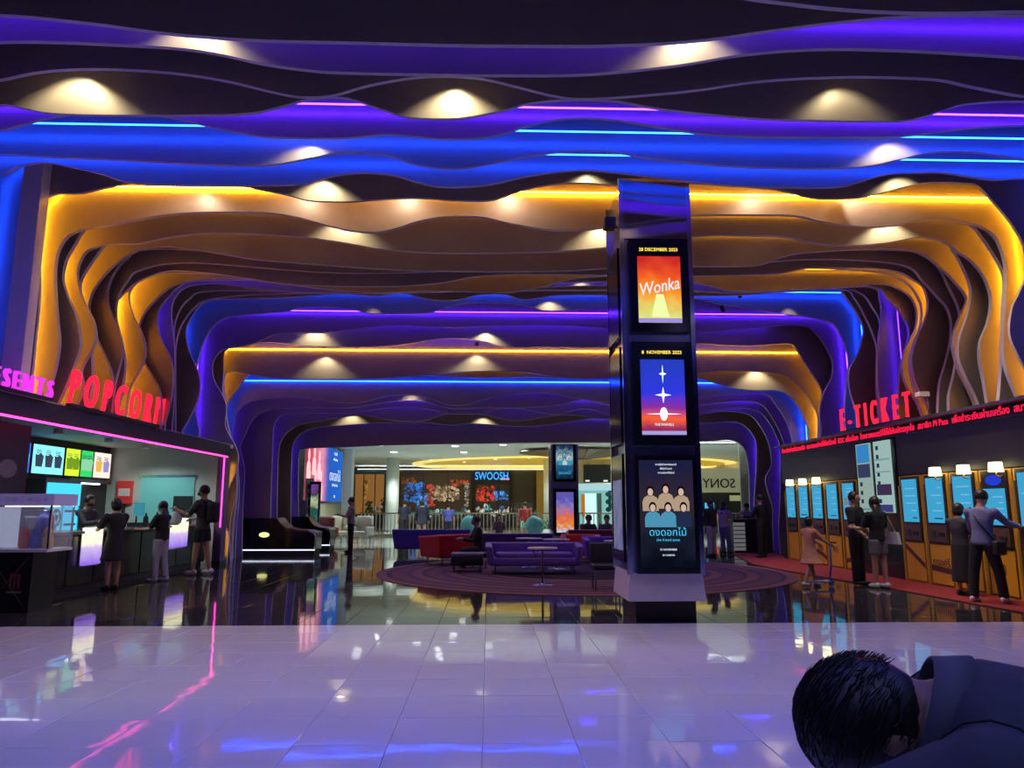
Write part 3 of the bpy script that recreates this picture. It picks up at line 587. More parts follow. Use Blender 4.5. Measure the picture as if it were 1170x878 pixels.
t = thing('fire_cabinet', 'red box sign on the pale bar end wall', 'sign', (-9.62, 20.2, 1.5), world=True)
MB().bbox((-9.85, 20.12, 1.55), (-9.45, 20.2, 2.15)).build('box', mat('red_box', (.5, .03, .03), .4, emit=(.5, .03, .03), es=.25), t)
MB().bbox((-9.80, 20.11, 1.75), (-9.50, 20.12, 1.95)).build('label_plate', mat('plate_white', (.7, .6, .6), .5), t)
MB().bbox((-9.66, 20.1, 1.3), (-9.62, 20.2, 1.55)).build('bracket', BLACK, t)
w1 = struct('window_1', MB().bbox((-9.25, 20.15, .9), (-7.85, 20.2, 2.25)), mat('turquoise_pane', (.16, .42, .42), .7, emit=(.05, .22, .22), es=.5))
MB().bbox((-9.3, 20.13, 2.25), (-7.8, 20.2, 2.31)).build('window_frame', STEEL, w1)
MB().bbox((-8.35, 20.12, .9), (-7.85, 20.16, 1.75)).build('hatch', BLACK, w1)
# bar counter in two lengths with the lamps let into its front
def counter(name, label, y0, y1):
    t = thing(name, label, 'counter', (-7.44, (y0 + y1) / 2, 0), world=True)
    MB().bbox((-7.79, y0, .10), (-7.22, y1, 1.0)).build('body', BLACK, t)
    MB().bbox((-7.74, y0, 0), (-7.29, y1, .10)).build('toe_kick', CHARC, t)
    MB().rbox((-7.49, (y0 + y1) / 2, 1.03), (.72, y1 - y0 + .02, .05), .015).build('worktop', mat('stone_top', (.16, .16, .17), .15), t)
    n = max(2, round((y1 - y0) / .9))
    for i in range(n):
        a = y0 + (y1 - y0) * i / n
        MB().bbox((-7.22, a + .02, .14), (-7.2, a + (y1 - y0) / n - .02, .96)).build('front_panel', mat('bar_front', (.010, .010, .013), .25), t)
    return t
ct1 = counter('bar_counter', 'black popcorn bar counter nearer the candy display case', 12.3, 15.9)
ct2 = counter('bar_counter', 'black popcorn bar counter nearer the pink neon post', 15.92, 19.5)
lm = ramp_emit('lamp_glow', [(0, (.18, .08, .55)), (.45, (.45, .35, .6)), (.7, (1, .9, .5)), (1, (.8, .85, .7))], 1.5, 2, .25, 6., -.33, .33)
for (a, b, zz, lb) in ((ax(94, 630, -7.15).y, ax(113, 630, -7.15).y, .78, 'glowing lamp panel on the bar front behind the woman in black'), (ax(195, 613, -7.15).y, ax(212, 613, -7.15).y, .88, 'glowing lamp panel on the bar front beside the woman in pale jeans')):
    t = thing('lamp_panel', lb, 'lamp', (-7.16, (a + b) / 2, zz), world=True)
    MB().rbox((-7.14, (a + b) / 2, zz), (.10, b - a, .66), .03).build('diffuser', lm, t)
    MB().bbox((-7.2, a - .02, zz - .36), (-7.17, b + .02, zz + .36)).build('back_plate', CHROME, t)
# goods on the counter
def lathe_obj(name, prof, m, par, c): return MB().lathe(prof, c, 14).build(name, m, par)
rnd = random.Random(5)
t = thing('till', 'cash register screen on the far bar counter', 'till', (-7.44, 16.35, 1.055), world=True)
MB().box((-7.49, 16.35, 1.1), (.3, .36, .09)).build('drawer', BLACK, t); MB().tube([(-7.54, 16.35, 1.14), (-7.54, 16.35, 1.3)], .02, 8).build('stem', CHARC, t)
MB().box((-7.49, 16.35, 1.42), (.04, .42, .28)).build('screen', emat('till_cyan', (.05, .3, .4), .8), t)
t = thing('desk_fan', 'round mint green fan guard standing on the bar counter', 'fan', (-7.34, 13.0, 1.055), world=True)
MB().lathe([(.0, 0), (.1, 0), (.09, .02), (.02, .03), (.015, .12), (0, .12)], (-7.34, 13.0, 1.055), 14).build('base', WHITEP, t)
MB().tube([(-7.34, 13.0 + .13 * math.cos(2 * math.pi * k / 20), 1.30 + .13 * math.sin(2 * math.pi * k / 20)) for k in range(21)], .018, 6, cap=False).build('guard', mat('mint', (.25, .65, .5), .4), t)
MB().ell((-7.34, 13.0, 1.3), (.03, .06, .06)).build('hub', mat('mint', (.25, .65, .5), .4), t)
for q in range(4): MB().tube([(-7.34, 13.0, 1.3), (-7.34, 13.0 + .12 * math.cos(q * math.pi / 2 + .4), 1.3 + .12 * math.sin(q * math.pi / 2 + .4))], .012, 6).build('blade', WHITEP, t)
t = thing('popcorn_tub', 'purple printed popcorn tub on the counter left of the fan', 'tub', (-7.39, 12.5, 1.055), world=True)
MB().lathe([(0, 0), (.10, 0), (.14, .26), (.145, .27), (.13, .27), (.09, .02), (0, .02)], (-7.39, 12.5, 1.055), 18).build('tub', mat('tub_purple', (.16, .09, .28), .5), t)
MB().lathe([(.146, .245), (.15, .27), (.13, .275), (.125, .25)], (-7.39, 12.5, 1.055), 18).build('rim', WHITEP, t)
BOT = [('dark_glass', (.02, .03, .03)), ('bottle_brown', (.08, .03, .02)), ('bottle_blue', (.02, .06, .16)), ('bottle_teal', (.02, .10, .12))]
side = ['first', 'second', 'third', 'fourth', 'fifth', 'sixth', 'seventh', 'eighth', 'ninth']
for i in range(9):
    yy = 16.8 + i * .28; mname, mc = BOT[i % 4]
    t = thing('sauce_bottle', '%s bottle from the near end of the row on the far popcorn counter' % side[i], 'bottle', (-7.54 + .12 * (i % 2), yy, 1.055), group='bottles on the popcorn bar', world=True)
    c = t.location; h = .24 + .1 * rnd.random()
    MB().lathe([(0, 0), (.05, 0), (.055, .02), (.055, h * .6), (.02, h * .78), (.018, h * .95), (0, h * .95)], c, 12).build('body', mat(mname, mc, .15), t)
    MB().lathe([(.022, h * .92), (.022, h), (0, h)], c, 10).build('cap', mat('cap_grey', (.3, .3, .33), .4), t)
for i, yy in enumerate((15.2, 15.5)):
    t = thing('cup_stack', ['taller', 'shorter'][i] + ' stack of pale paper cups on the near bar counter', 'cups', (-7.49, yy, 1.055), group='cup stacks on the popcorn bar', world=True)
    for q in range(5 - i): MB().lathe([(.035, 0), (.05, .10), (.054, .10), (.04, 0)], (-7.49, yy, 1.055 + q * .05), 12).build('cup', WHITEP, t)
# recessed downlights under the bar roof
for yy in (13.2, 15.2, 17.2, 19.0):
    t = thing('bar_downlight', 'recessed white downlight over the popcorn bar, %s from the near end' % {13.2: 'first', 15.2: 'second', 17.2: 'third', 19.0: 'fourth'}[yy], 'downlight', (-8.7, yy, 2.93), world=True, group='downlights in the bar roof')
    MB().lathe([(.0, .09), (.08, .09), (.09, .02), (.11, 0), (.085, 0), (.07, .05), (0, .06)], t.location, 16).build('can', WHITEP, t)
    ld = bpy.data.lights.new('beam', 'SPOT'); ld.energy = 75; ld.color = (.8, 1, .93); ld.spot_size = R(150); ld.spot_blend = .5; ld.shadow_soft_size = .06
    l = bpy.data.objects.new('beam', ld); COL.objects.link(l); l.parent = t; l.location = (0, 0, -.01)
# candy display case
t = thing('candy_case', 'glass candy display case on a black base at the left edge', 'display case', (-6.75, 11.4, 0), world=True)
x0, x1, y0, y1 = -7.17, -6.31, 11.08, 11.66
bs = MB().bbox((x0, y0 - .02, 0), (x1 - .2, y1, .84)).build('base', mat('case_base', (.007, .006, .008), .35), t)
for sgn in (-1, 1): MB().tube([(-6.84 + sgn * .28, y0 - .022, .78), (-6.84 - sgn * .28, y0 - .022, .05)], .006, 4).build('inlay', mat('inlay', (.10, .08, .08), .4), bs, off=t.location)
BR = mat('emblem_red', (.22, .05, .05), .5)
em = MB()
for q in range(3): em.bbox((-6.80 + q * .055, y0 - .03, .34), (-6.775 + q * .055, y0 - .02, .52))
em.bbox((-6.80, y0 - .03, .51), (-6.665, y0 - .02, .54)); em.build('emblem', BR, bs, off=t.location)
MB().bbox((-6.83, y0 - .03, .27), (-6.63, y0 - .02, .30)).build('emblem_bar', mat('emblem_grey2', (.2, .18, .18), .5), bs, off=t.location)
MB().bbox((x0, y0 - .05, .84), (x1, y1 + .03, .88)).build('tray', WHITEP, t)
MB().bbox((x0, y0 - .03, 1.50), (x1 + .02, y1 + .02, 1.67)).build('header', mat('header_lilac', (.34, .30, .5), .5, emit=(.2, .17, .4), es=.35), t)
for q in range(7): MB().prism(ell_poly(.035 + .015 * (q % 3), .035 + .01 * (q % 2), 9), (x0 + .10 + q * .11, y0 - .03, 1.585), (1, 0, 0), (0, 0, 1), -.004).build('header_picture', mat('header_pic%d' % (q % 2), [(.03, .03, .07), (.35, .12, .2)][q % 2], .5), t)
for xx in (x0 + .02, x1 - .02):
    for yy in (y0, y1): MB().box((xx, yy, 1.19), (.025, .025, .62)).build('corner_rail', CHROME, t)
MB().bbox((x0, y0 - .01, .88), (x1, y0, 1.5)).build('glass_pane', GLASS, t); MB().bbox((x1 - .01, y0, .88), (x1, y1, 1.5)).build('glass_pane', GLASS, t)
MB().bbox((x0, y1 - .02, .88), (x1, y1, 1.5)).build('back_pane', GLASS, t)
MB().bbox((x0 + .03, y0 + .06, .90), (x0 + .36, y0 + .08, 1.48)).build('lit_panel', emat('case_light', (.36, .40, .55), .9), t)
MB().bbox((x0 + .05, y0 + .2, 1.485), (x1 - .05, y0 + .26, 1.498)).build('added_case_lamp', emat('added_case_lamp', (.8, .85, 1), 5), t)  # strip added under the header to light the toys
toys = [('orange_bucket', 'orange plush toy bucket inside the candy case', (.55, .12, .03), -6.76, .078), ('blue_bucket', 'blue plush toy bucket inside the candy case', (.03, .10, .45), -6.60, .078), ('yellow_bucket', 'yellow plush toy bucket inside the candy case', (.55, .45, .15), -6.43, .075)]
for nm, lb, c_, xx, r_ in toys:
    q = thing(nm, lb, 'toy', (xx, 11.24, .88), world=True); m_ = mat(nm + '_plush', c_, .8)
    MB().lathe([(0, 0), (r_ * .8, 0), (r_, .05), (r_ * .95, .16), (r_ * .5, .19), (0, .19)], q.location, 16).build('bucket', m_, q)
    MB().ell((xx, 11.24, .88 + .22), (r_ * .75, r_ * .7, .08)).build('head', m_, q)
    MB().tube([(xx + r_ * math.cos(k * math.pi / 10), 11.22, 1.02 + .17 * math.sin(k * math.pi / 10)) for k in range(11)], .008, 6).build('handle', m_, q)
q = thing('glass_jar', 'tall domed jar of blue sweets standing in the candy case', 'jar', (-6.62, 11.46, .88), world=True)
MB().lathe([(0, 0), (.12, 0), (.12, .40), (.10, .48), (.04, .52), (0, .52)], q.location, 18).build('jar', mat('jar_blue', (.08, .10, .35), .2), q)
MB().lathe([(.03, .51), (.05, .53), (.04, .57), (0, .58)], q.location, 14).build('lid', CHROME, q)
# slim gold tube added behind the post to warm the wave panel's foot
t = thing('added_gold_tube', 'slim upright gold tube lamp added out of sight behind the bar end post', 'lamp', (-6.97, 20.1, .1), world=True)
MB().tube([(-6.97, 20.1, .1), (-6.97, 20.1, 2.7)], .012, 6).build('tube', emat('led_gold_tube', GOLD_L, 14), t)
for z_ in (.1, 2.62): MB().box((-6.97, 20.14, z_ + .04), (.03, .11, .08)).build('clip', BLACK, t)
# pilaster by the left wall
pa = ay(3, 450, 11.15); pb = ay(26, 450, 11.15)
t = thing('pilaster', 'plain lilac lit pilaster beside the first golden wave', 'pilaster', ((pa.x + pb.x) / 2, 11.15, 3.12), world=True)
MB().bbox((pa.x, 11.05, 3.12), (pb.x, 11.27, 7.4)).build('shaft', mat('pilaster_paint', (.75, .66, .72), .5), t)
MB().bbox((pa.x - .03, 11.03, 3.12), (pb.x + .03, 11.28, 3.22)).build('foot', mat('pilaster_paint', (.75, .66, .72), .5), t)
# ================================================================== right: ticket machines
XK = 8.5
struct('wall_tickets', MB().bbox((XK + .38, 9, 0), (10.2, 21.3, 3.1)), mat('ticket_wall', (.022, .02, .026), .5))
t = thing('ticket_header', 'long black header wall above the ticket machines', 'header', (XK + .2, 15, 2.05), world=True)
for a_, b_ in ((9, 15.2), (16.94, 21.3)): MB().bbox((XK, a_, 2.12), (XK + .38, b_, 2.93)).build('header_board', mat('header_black', (.016, .015, .018), .5), t)
MB().bbox((XK - .02, 9, 2.93), (XK + .38, 21.3, 3.14)).build('ledge_face', mat('ledge_navy', (.05, .05, .09), .4), t)
MB().bbox((XK - .22, 9, 3.14), (XK + .38, 21.3, 3.19)).build('ledge', mat('ledge_navy', (.05, .05, .09), .4), t)
TK = emat('ticker_red', (1, .01, .06), 1.7)
t = thing('ticker', 'red running Thai text along the ledge under the E-TICKET sign', 'ticker', (XK - .03, 15, 2.96), world=True)
MB().bbox((XK - .045, 9, 2.955), (XK - .02, 21.2, 3.14)).build('display_bar', BLACK, t)
ss_ = ['ชำระเงินผ่านบัตรเครดิต', 'และสแกนจ่ายได้ที่เครื่องนี้', 'EDC เพื่อเลือก', 'โรงภาพยนตร์ที่ใช้ได้กับบัตรทุกใบ', 'สมาชิก M Pass', 'เพื่อชำระเงินผ่านเครื่อง', 'สมาชิก M Pass']
y = 21.1
for s_ in ss_:
    me = text_mesh(s_, .17, TK, .003); a, b = text_w(me)
    if b - a < .05: continue
    put('lettering', me, t, (XK - .05, y, 2.985), (0, -1, 0), (0, 0, 1)); y -= (b - a) + .12
    if y < 10: break
wall_sign('eticket_sign', 'red neon sign reading E-TICKET on the ledge above the ticket machines', 'E-TICKET', XK - .16, ax(962, 495, XK - .16).y, ax(1041, 480, XK - .16).y, 3.24, .52, REDN, .5)
YEL = mat('kiosk_yellow', (.62, .30, .015), .4, var=.05); BZ = mat('kiosk_bezel', (.028, .02, .022), .3); SB = emat('kiosk_screen', (.05, .36, .62), 1.0); SB2 = emat('kiosk_line', (.25, .6, .85), .8)
MAR = mat('brush_maroon', (.10, .02, .02), .5); LAMP = emat('sconce_shade', (1, .86, .42), 4.0); ROSE = mat('slot_panel', (.10, .05, .05), .35)
GOLDM = mat('kiosk_gold', (.5, .3, .06), .3, .5)
def kiosk_at(y0, label, lamp, brush=None, word=None, blue_top=False, ui=0):
    w = .83; t = thing('ticket_machine', label, 'ticket machine', (XK, y0 + w / 2, 0), world=True, group='yellow ticket machines along the right wall')
    MB().bbox((XK, y0 + .01, 0), (XK + .37, y0 + w - .01, 2.1)).build('cabinet', YEL, t)
    p = MB().bbox((XK - .02, y0 + .10, .05), (XK, y0 + w - .10, .78)).build('lower_door', YEL, t)
    MB().bbox((XK - .005, y0 + .085, .03), (XK + .002, y0 + w - .085, .80)).build('door_gap', BZ, t)
    MB().bbox((XK - .03, y0 + .10, .80), (XK, y0 + w - .10, 2.08)).build('bezel', BZ, t)
    MB().bbox((XK - .045, y0 + .13, .83), (XK - .03, y0 + w - .13, 1.13)).build('slot_panel', ROSE, t)
    MB().bbox((XK - .06, y0 + .2, .93), (XK - .045, y0 + .36, 1.0)).build('card_slot', BLACK, t); MB().bbox((XK - .06, y0 + .48, .90), (XK - .045, y0 + .6, 1.03)).build('keypad', CHARC, t)
    zt = 2.02 if not blue_top else 1.78
    s = MB().bbox((XK - .045, y0 + .16, 1.18), (XK - .03, y0 + w - .16, zt)).build('screen', SB, t)
    for q in range(5 if not ui else 9):
        rr = random.Random(label + str(q)); zz = 1.25 + q * (zt - 1.3) / (5 if not ui else 9)
        MB().bbox((XK - .049, y0 + .2, zz), (XK - .045, y0 + .3 + .3 * rr.random(), zz + .02)).build('screen_line', SB2 if q else BZ, s, off=t.location)
    if ui:
        for q in range(4): MB().bbox((XK - .05, y0 + .2 + .22 * (q % 2), 1.28 + .22 * (q // 2)), (XK - .046, y0 + .38 + .22 * (q % 2), 1.46 + .22 * (q // 2))).build('film_tile', emat('film_tile%d' % q, [(.1, .14, .2), (.3, .12, .1), (.1, .1, .3), (.25, .3, .35)][q], .7), s, off=t.location)
    if blue_top: MB().prism(ell_poly(.2, .09), (XK - .03, y0 + w / 2, 1.92), (0, 1, 0), (0, 0, 1), -.006).build('emblem', emat('emblem_blue', (.02, .06, .8), .8), t)
    MB().bbox((XK - .035, y0 + w - .07, .02), (XK, y0 + w - .01, 1.9)).build('side_rail', GOLDM, t)
    if brush:
        mb = MB(); n = 10
        for k in range(n):
            a = k / n; b = (k + 1) / n; f = lambda u: brush[0] + (brush[1] - brush[0]) * (u if brush[2] else u * u)
            th = .05
            ya, yb = y0 + w - .10 - a * (w - .2), y0 + w - .10 - b * (w - .2)
            mb.prism([(-(ya), f(a) - th), (-(yb), f(b) - th), (-(yb), f(b) + th), (-(ya), f(a) + th)], (XK - .02, 0, 0), (0, -1, 0), (0, 0, 1), .004)
        mb.build('brush_stroke', MAR, t)
    if word:
        me = text_mesh(word, .2, MAR, .002, 'CENTER'); put('lettering', me, t, (XK - .024, y0 + w / 2, .38), (0, -1, 0), (0, 0, 1))
    if lamp:
        l = thing('wall_lamp', 'square glowing shade above ' + lamp, 'wall lamp', (XK - .1, y0 + .18, 2.02), world=True, group='square lamps over the ticket machines')
        c = l.location
        MB().tube([(XK + .0, c.y, 2.0), (XK - .07, c.y, 1.97), (XK - .13, c.y, 1.99)], .012, 6).build('arm', GOLDM, l)
        MB().ell((XK - .01, c.y, 2.0), (.02, .05, .05)).build('wall_plate', GOLDM, l)
        mb = MB(); a = .07; b = .08; z0, z1 = 2.05, 2.21; X = XK - .13
        mb.add([(X - b, c.y - b, z0), (X + b, c.y - b, z0), (X + b, c.y + b, z0), (X - b, c.y + b, z0), (X - a, c.y - a, z1), (X + a, c.y - a, z1), (X + a, c.y + a, z1), (X - a, c.y + a, z1)], [(0, 1, 5, 4), (1, 2, 6, 5), (2, 3, 7, 6), (3, 0, 4, 7), (4, 5, 6, 7)])
        mb.build('shade', LAMP, l)
        MB().cyl((X, c.y, 1.98), .012, .06, 8).build('stem', GOLDM, l)
    return t
K = [(20.30, 'ticket machine at the far end of the far row of five', 'the far end ticket machine', None, None, 0, 0),
     (19.46, 'second ticket machine from the far end of the far row', 'the second ticket machine from the far end', (.75, .35, 0), None, 0, 0),
     (18.62, 'middle ticket machine of the far row, third lamp above it', 'the middle machine of the far row', (.35, .2, 0), 'กรุง', 0, 0),
     (17.78, 'fourth ticket machine of the far row with plain blue screen', None, None, 'ศรี', 0, 0),
     (16.94, 'ticket machine showing film tiles left of the tall timetable screens', None, (.22, .62, 0), None, 0, 1),
     (14.36, 'ticket machine just right of the black timetable panel', None, (.70, .34, 1), None, 0, 0),
     (13.52, 'ticket machine with brown Thai lettering left of the couple', 'the ticket machine with Thai lettering', (.34, .3, 1), 'กรุงศรี', 0, 0),
     (12.68, 'ticket machine the long-haired woman in black is using', 'the ticket machine used by the woman in black', None, None, 0, 0),
     (11.84, 'ticket machine with blue emblem used by the man in blue', 'the ticket machine with the blue emblem', None, 'ได้', 1, 0),
     (11.00, 'ticket machine at the right edge of the picture', None, None, None, 0, 0)]
for (y0, lb, lamp, br, wd, bt_, ui) in K: kiosk_at(y0, lb, lamp, br, wd, bt_, ui)
# ceiling spots added out of view to brighten the ticket machines
for i_, yy in enumerate((11.62, 13.5, 18.1, 19.5)):
    t = thing('added_spot', '%s small black spotlight added out of view to brighten the ticket machines' % ('nearest', 'second nearest', 'third nearest', 'farthest')[i_], 'spotlight', (6.4, yy, 6.8), world=True, group='added spotlights over the ticket machines')
    d_ = (Vector((8.4, yy, 1.0)) - Vector(t.location)).normalized()
    MB().tube([Vector(t.location) - d_ * .12, Vector(t.location) + d_ * .06], .05, 12).build('head', BLACK, t); MB().tube([Vector(t.location) - d_ * .1, (6.35, yy, 7.5)], .012, 6).build('stem', BLACK, t)
    ld = bpy.data.lights.new('beam', 'SPOT'); ld.energy = 420; ld.color = (1, .85, .62); ld.spot_size = R(52); ld.spot_blend = .6; ld.shadow_soft_size = .05
    l = bpy.data.objects.new('beam', ld); COL.objects.link(l); l.parent = t; l.location = d_ * .08; l.rotation_euler = d_.to_track_quat('-Z', 'Y').to_euler()
# timetable screens
t = thing('timetable_panel', 'tall black panel carrying two timetable screens between the ticket machines', 'panel', (XK + .1, 16.05, 0), world=True)
MB().bbox((XK - .02, 15.22, 0), (XK + .37, 16.92, 2.92)).build('board', GLOSSB, t)
for j, (a, b) in enumerate(((16.18, 16.80), (15.36, 16.02))):
    lb_ = MB().bbox((XK - .05, a, 1.35), (XK - .02, b, 2.88)).build('screen', emat('timetable_%d' % j, [(.30, .42, .38), (.36, .52, .50)][j], .9), t)
    blocks = [(2.45, 2.86, (.04, .25, .6)), (2.12, 2.42, (.04, .05, .12)), (1.40, 1.44, (.1, .3, .35))] if j == 0 else [(1.72, 1.95, (.05, .03, .08)), (1.36, 1.52, (.04, .05, .2)), (2.46, 2.50, (.2, .35, .35)), (2.2, 2.23, (.2, .35, .35))]
    for q, (za, zb, c_) in enumerate(blocks): MB().bbox((XK - .056, a + .04, za), (XK - .05, b - .04, zb)).build('timetable_block', emat('tt_block_%d%d' % (j, q), c_, .9), lb_, off=t.location)
    for q in range(7):
        rr = random.Random(q + j * 10); zz = 1.55 + q * .19
        MB().bbox((XK - .055, b - .1 - .1, zz), (XK - .05, b - .1, zz + .09)).build('film_picture', emat('tt_pic', (.03, .05, .08), .6), lb_, off=t.location)
# red carpet along the machines (edge bends towards the desk)
car = [(8.48, 9.2), (8.48, 21.4), (9.3, 23.9), (7.75, 24.0), (6.85, 19.5), (6.9, 17.5), (7.35, 13.5), (7.55, 10.6), (7.6, 9.2)]
t = thing('red_carpet', 'long red runner along the foot of the ticket machines', 'carpet', (8, 15, 0), world=True)
MB().prism(car[::-1], (0, 0, .0), (1, 0, 0), (0, 1, 0), .012).build('runner', mat('red_carpet', (.24, .010, .012), .85, var=.2, scale=40, bump=.3), t)
for (p, q) in ((car[3], car[4]), (car[4], car[5]), (car[5], car[6]), (car[6], car[7])):
    MB().tube([(p[0], p[1], .008), (q[0], q[1], .008)], .012, 6).build('hem', mat('carpet_hem', (.12, .01, .012), .8), t)
# security camera mount above the ledge
t = thing('small_projector', 'small pale lamp bracket beside the T of E-TICKET', 'bracket', (XK + .1, 14.15, 3.2), world=True)
MB().tube([(XK + .1, 14.1, 3.2), (XK + .1, 14.1, 3.62)], .02, 8).build('stand', STEEL, t); MB().box((XK + .02, 14.12, 3.66), (.2, .16, .09)).build('lamp_head', WHITEP, t)

# ================================================================== seating island
def ring(r0, r1, z0, z1, n=64, cx=0, cy=0):
    mb = MB(); vs = []
    for (r, z) in ((r0, z0), (r1, z0), (r1, z1), (r0, z1)):
        vs += [(cx + r * math.cos(2 * math.pi * k / n), cy + r * math.sin(2 * math.pi * k / n), z) for k in range(n)]
    fs = []
    for k in range(n):
        k2 = (k + 1) % n
        for a, b in ((0, 1), (1, 2), (2, 3), (3, 0)): fs.append((a * n + k, a * n + k2, b * n + k2, b * n + k))
    return mb.add(vs, fs)
t = thing('round_carpet', 'round maroon and purple ringed carpet under the lounge sofas', 'carpet', (2.15, 17.4, 0), world=True)
cols = [('carpet_rose', (.15, .05, .06)), ('carpet_dark', (.025, .012, .03)), ('carpet_maroon', (.09, .027, .045)), ('carpet_plum', (.05, .018, .055))]
r = 4.65
for i in range(14):
    dr = (.22, .10, .34, .12)[i % 4]; nm, c_ = cols[i % 4]
    ring(max(.01, r - dr), r, 0, .010 + .003 * (i % 2), 72, 2.15, 17.4).build('carpet_ring', mat(nm, c_, .9, var=.2, scale=30), t); r -= dr
    if r < .4: break
MB().lathe([(0, .012), (r, .012), (r, 0)], (2.15, 17.4, 0), 48).build('carpet_ring', mat('carpet_dark', (0, 0, 0)), t)
PUR = mat('purple_leather', (.13, .06, .42), .38, var=.1); PUR2 = mat('purple_dark_leather', (.07, .03, .26), .4); REDL = mat('red_leather', (.50, .015, .015), .35); BLU = mat('blue_leather', (.05, .035, .40), .4); BLKL = mat('black_leather', (.02, .018, .03), .35)
LEGM = mat('sofa_leg', (.12, .12, .14), .3, .8)
def sofa(label, m, w, d, loc, rz, h=.70, seats=2, seat_m=None, cat='sofa', name='lounge_sofa', flare=.06):
    t = thing(name, label, cat, loc, rz)
    MB().rbox((0, 0, .27), (w - .1, d - .06, .18), .04).build('base', m, t)
    sw = (w - .34) / seats
    for i in range(seats): MB().rbox((-w / 2 + .17 + sw * (i + .5), -.05, .40), (sw - .015, d - .22, .13), .045).build('seat_cushion', seat_m or m, t)
    mb = MB(); mb.add([(-w / 2 + .02, d / 2 - .19, .2), (w / 2 - .02, d / 2 - .19, .2), (w / 2 - .02, d / 2 - .02, .2), (-w / 2 + .02, d / 2 - .02, .2),
                       (-w / 2 - flare, d / 2 - .13, h), (w / 2 + flare, d / 2 - .13, h), (w / 2 + flare, d / 2 + flare, h), (-w / 2 - flare, d / 2 + flare, h)], [(3, 2, 1, 0), (4, 5, 6, 7), (0, 1, 5, 4), (1, 2, 6, 5), (2, 3, 7, 6), (3, 0, 4, 7)])
    o = mb.build('backrest', m, t); bv = o.modifiers.new('b', 'BEVEL'); bv.width = .035; bv.segments = 3
    for s in (-1, 1):
        mb = MB(); a = s * (w / 2 - .17); b = s * (w / 2 - .02); b2 = s * (w / 2 + flare); a2 = s * (w / 2 - .09)
        mb.add([(a, -d / 2 + .02, .2), (b, -d / 2 + .02, .2), (b, d / 2 - .05, .2), (a, d / 2 - .05, .2), (a2, -d / 2 - .01, h - .06), (b2, -d / 2 - .01, h - .06), (b2, d / 2 - .02, h - .005), (a2, d / 2 - .02, h - .005)], [(3, 2, 1, 0), (4, 5, 6, 7), (0, 1, 5, 4), (1, 2, 6, 5), (2, 3, 7, 6), (3, 0, 4, 7)] if s > 0 else [(0, 1, 2, 3), (7, 6, 5, 4), (4, 5, 1, 0), (5, 6, 2, 1), (6, 7, 3, 2), (7, 4, 0, 3)])
        o = mb.build('armrest', m, t); bv = o.modifiers.new('b', 'BEVEL'); bv.width = .035; bv.segments = 3
    for sx in (-1, 1):
        for sy in (-1, 1): MB().tube([(sx * (w / 2 - .16), sy * (d / 2 - .12), 0), (sx * (w / 2 - .18), sy * (d / 2 - .14), .2)], .018, 8).build('leg', LEGM, t)
    return t
CZ = .015
sofa('purple leather two-seat sofa facing the entrance in front of the round tables', PUR, 2.06, .78, (1.02, 16.9, CZ), 0, .66)
sofa('dark blue sofa directly behind the front purple sofa', PUR2, 1.85, .75, (.75, 20.4, CZ), math.pi, .76)
sofa('bright red tub armchair left of the black ottoman', REDL, 1.12, .92, (-1.05, 19.6, CZ), R(218), .76, 1, name='tub_armchair', cat='armchair')
sofa('red tub armchair in front of the far poster column', REDL, .95, .8, (2.45, 20.05, CZ), R(-8), .72, 1, name='tub_armchair', cat='armchair')
sofa('blue sofa seen from behind at the left end of the lounge', BLU, 2.3, .75, (-1.75, 23.6, 0), math.pi, .78)
sofa('purple sofa half hidden by the poster column', PUR, 1.9, .78, (3.35, 18.6, CZ), 0, .72)
sofa('dark red sofa with high back at the foot of the far poster column', mat('dark_red_leather', (.16, .02, .05), .4), 1.2, .75, (2.9, 21.4, CZ), math.pi, .82)
t = thing('ottoman', 'black leather ottoman with grey seat beside the purple sofa', 'ottoman', (-.48, 17.5, CZ))
MB().rbox((0, 0, .24), (.74, .62, .20), .04).build('base', BLKL, t); MB().rbox((0, 0, .37), (.74, .62, .09), .035).build('seat_cushion', mat('grey_leather', (.12, .12, .16), .35), t)
for sx in (-1, 1):
    for sy in (-1, 1): MB().tube([(sx * .3, sy * .24, 0), (sx * .3, sy * .24, .16)], .015, 8).build('leg', LEGM, t)
t = thing('black_cube_chair', 'black square-backed chair tucked against the poster column', 'chair', (2.12, 13.6, 0))
MB().rbox((0, .05, .42), (.5, .5, .10), .03).build('seat', BLKL, t); MB().rbox((0, .28, .62), (.5, .08, .42), .03).build('backrest', BLKL, t)
for sx in (-1, 1):
    for sy in (-1, 1): MB().tube([(sx * .21, .05 + sy * .2, 0), (sx * .21, .05 + sy * .2, .38)], .013, 8).build('leg', LEGM, t)
TOP = mat('table_top', (.42, .36, .44), .35)
def table(label, x, y, r=.29, h=.70):
    t = thing('round_table', label, 'table', (x, y, CZ), group='small round lounge tables')
    MB().lathe([(0, h - .03), (r - .01, h - .03), (r, h - .015), (r - .01, h), (0, h)], n=28).build('table_top', TOP, t)
    MB().cyl((0, 0, .02), .022, h - .05, 10).build('stem', LEGM, t)
    MB().lathe([(.20, 0), (.20, .012), (.04, .03), (.02, .05), (0, .05)], n=24).build('foot', CHROME, t)
table('small round table standing in front of the purple sofa', az(620, 670, 0).x, az(620, 670, 0).y)
table('round table just behind the left half of the purple sofa', 1.0, 18.55, .33)
table('round table behind the purple sofa nearer the red armchair', 1.62, 17.95, .33)
table('round table before the half hidden purple sofa by the column', 3.05, 17.1, .42)

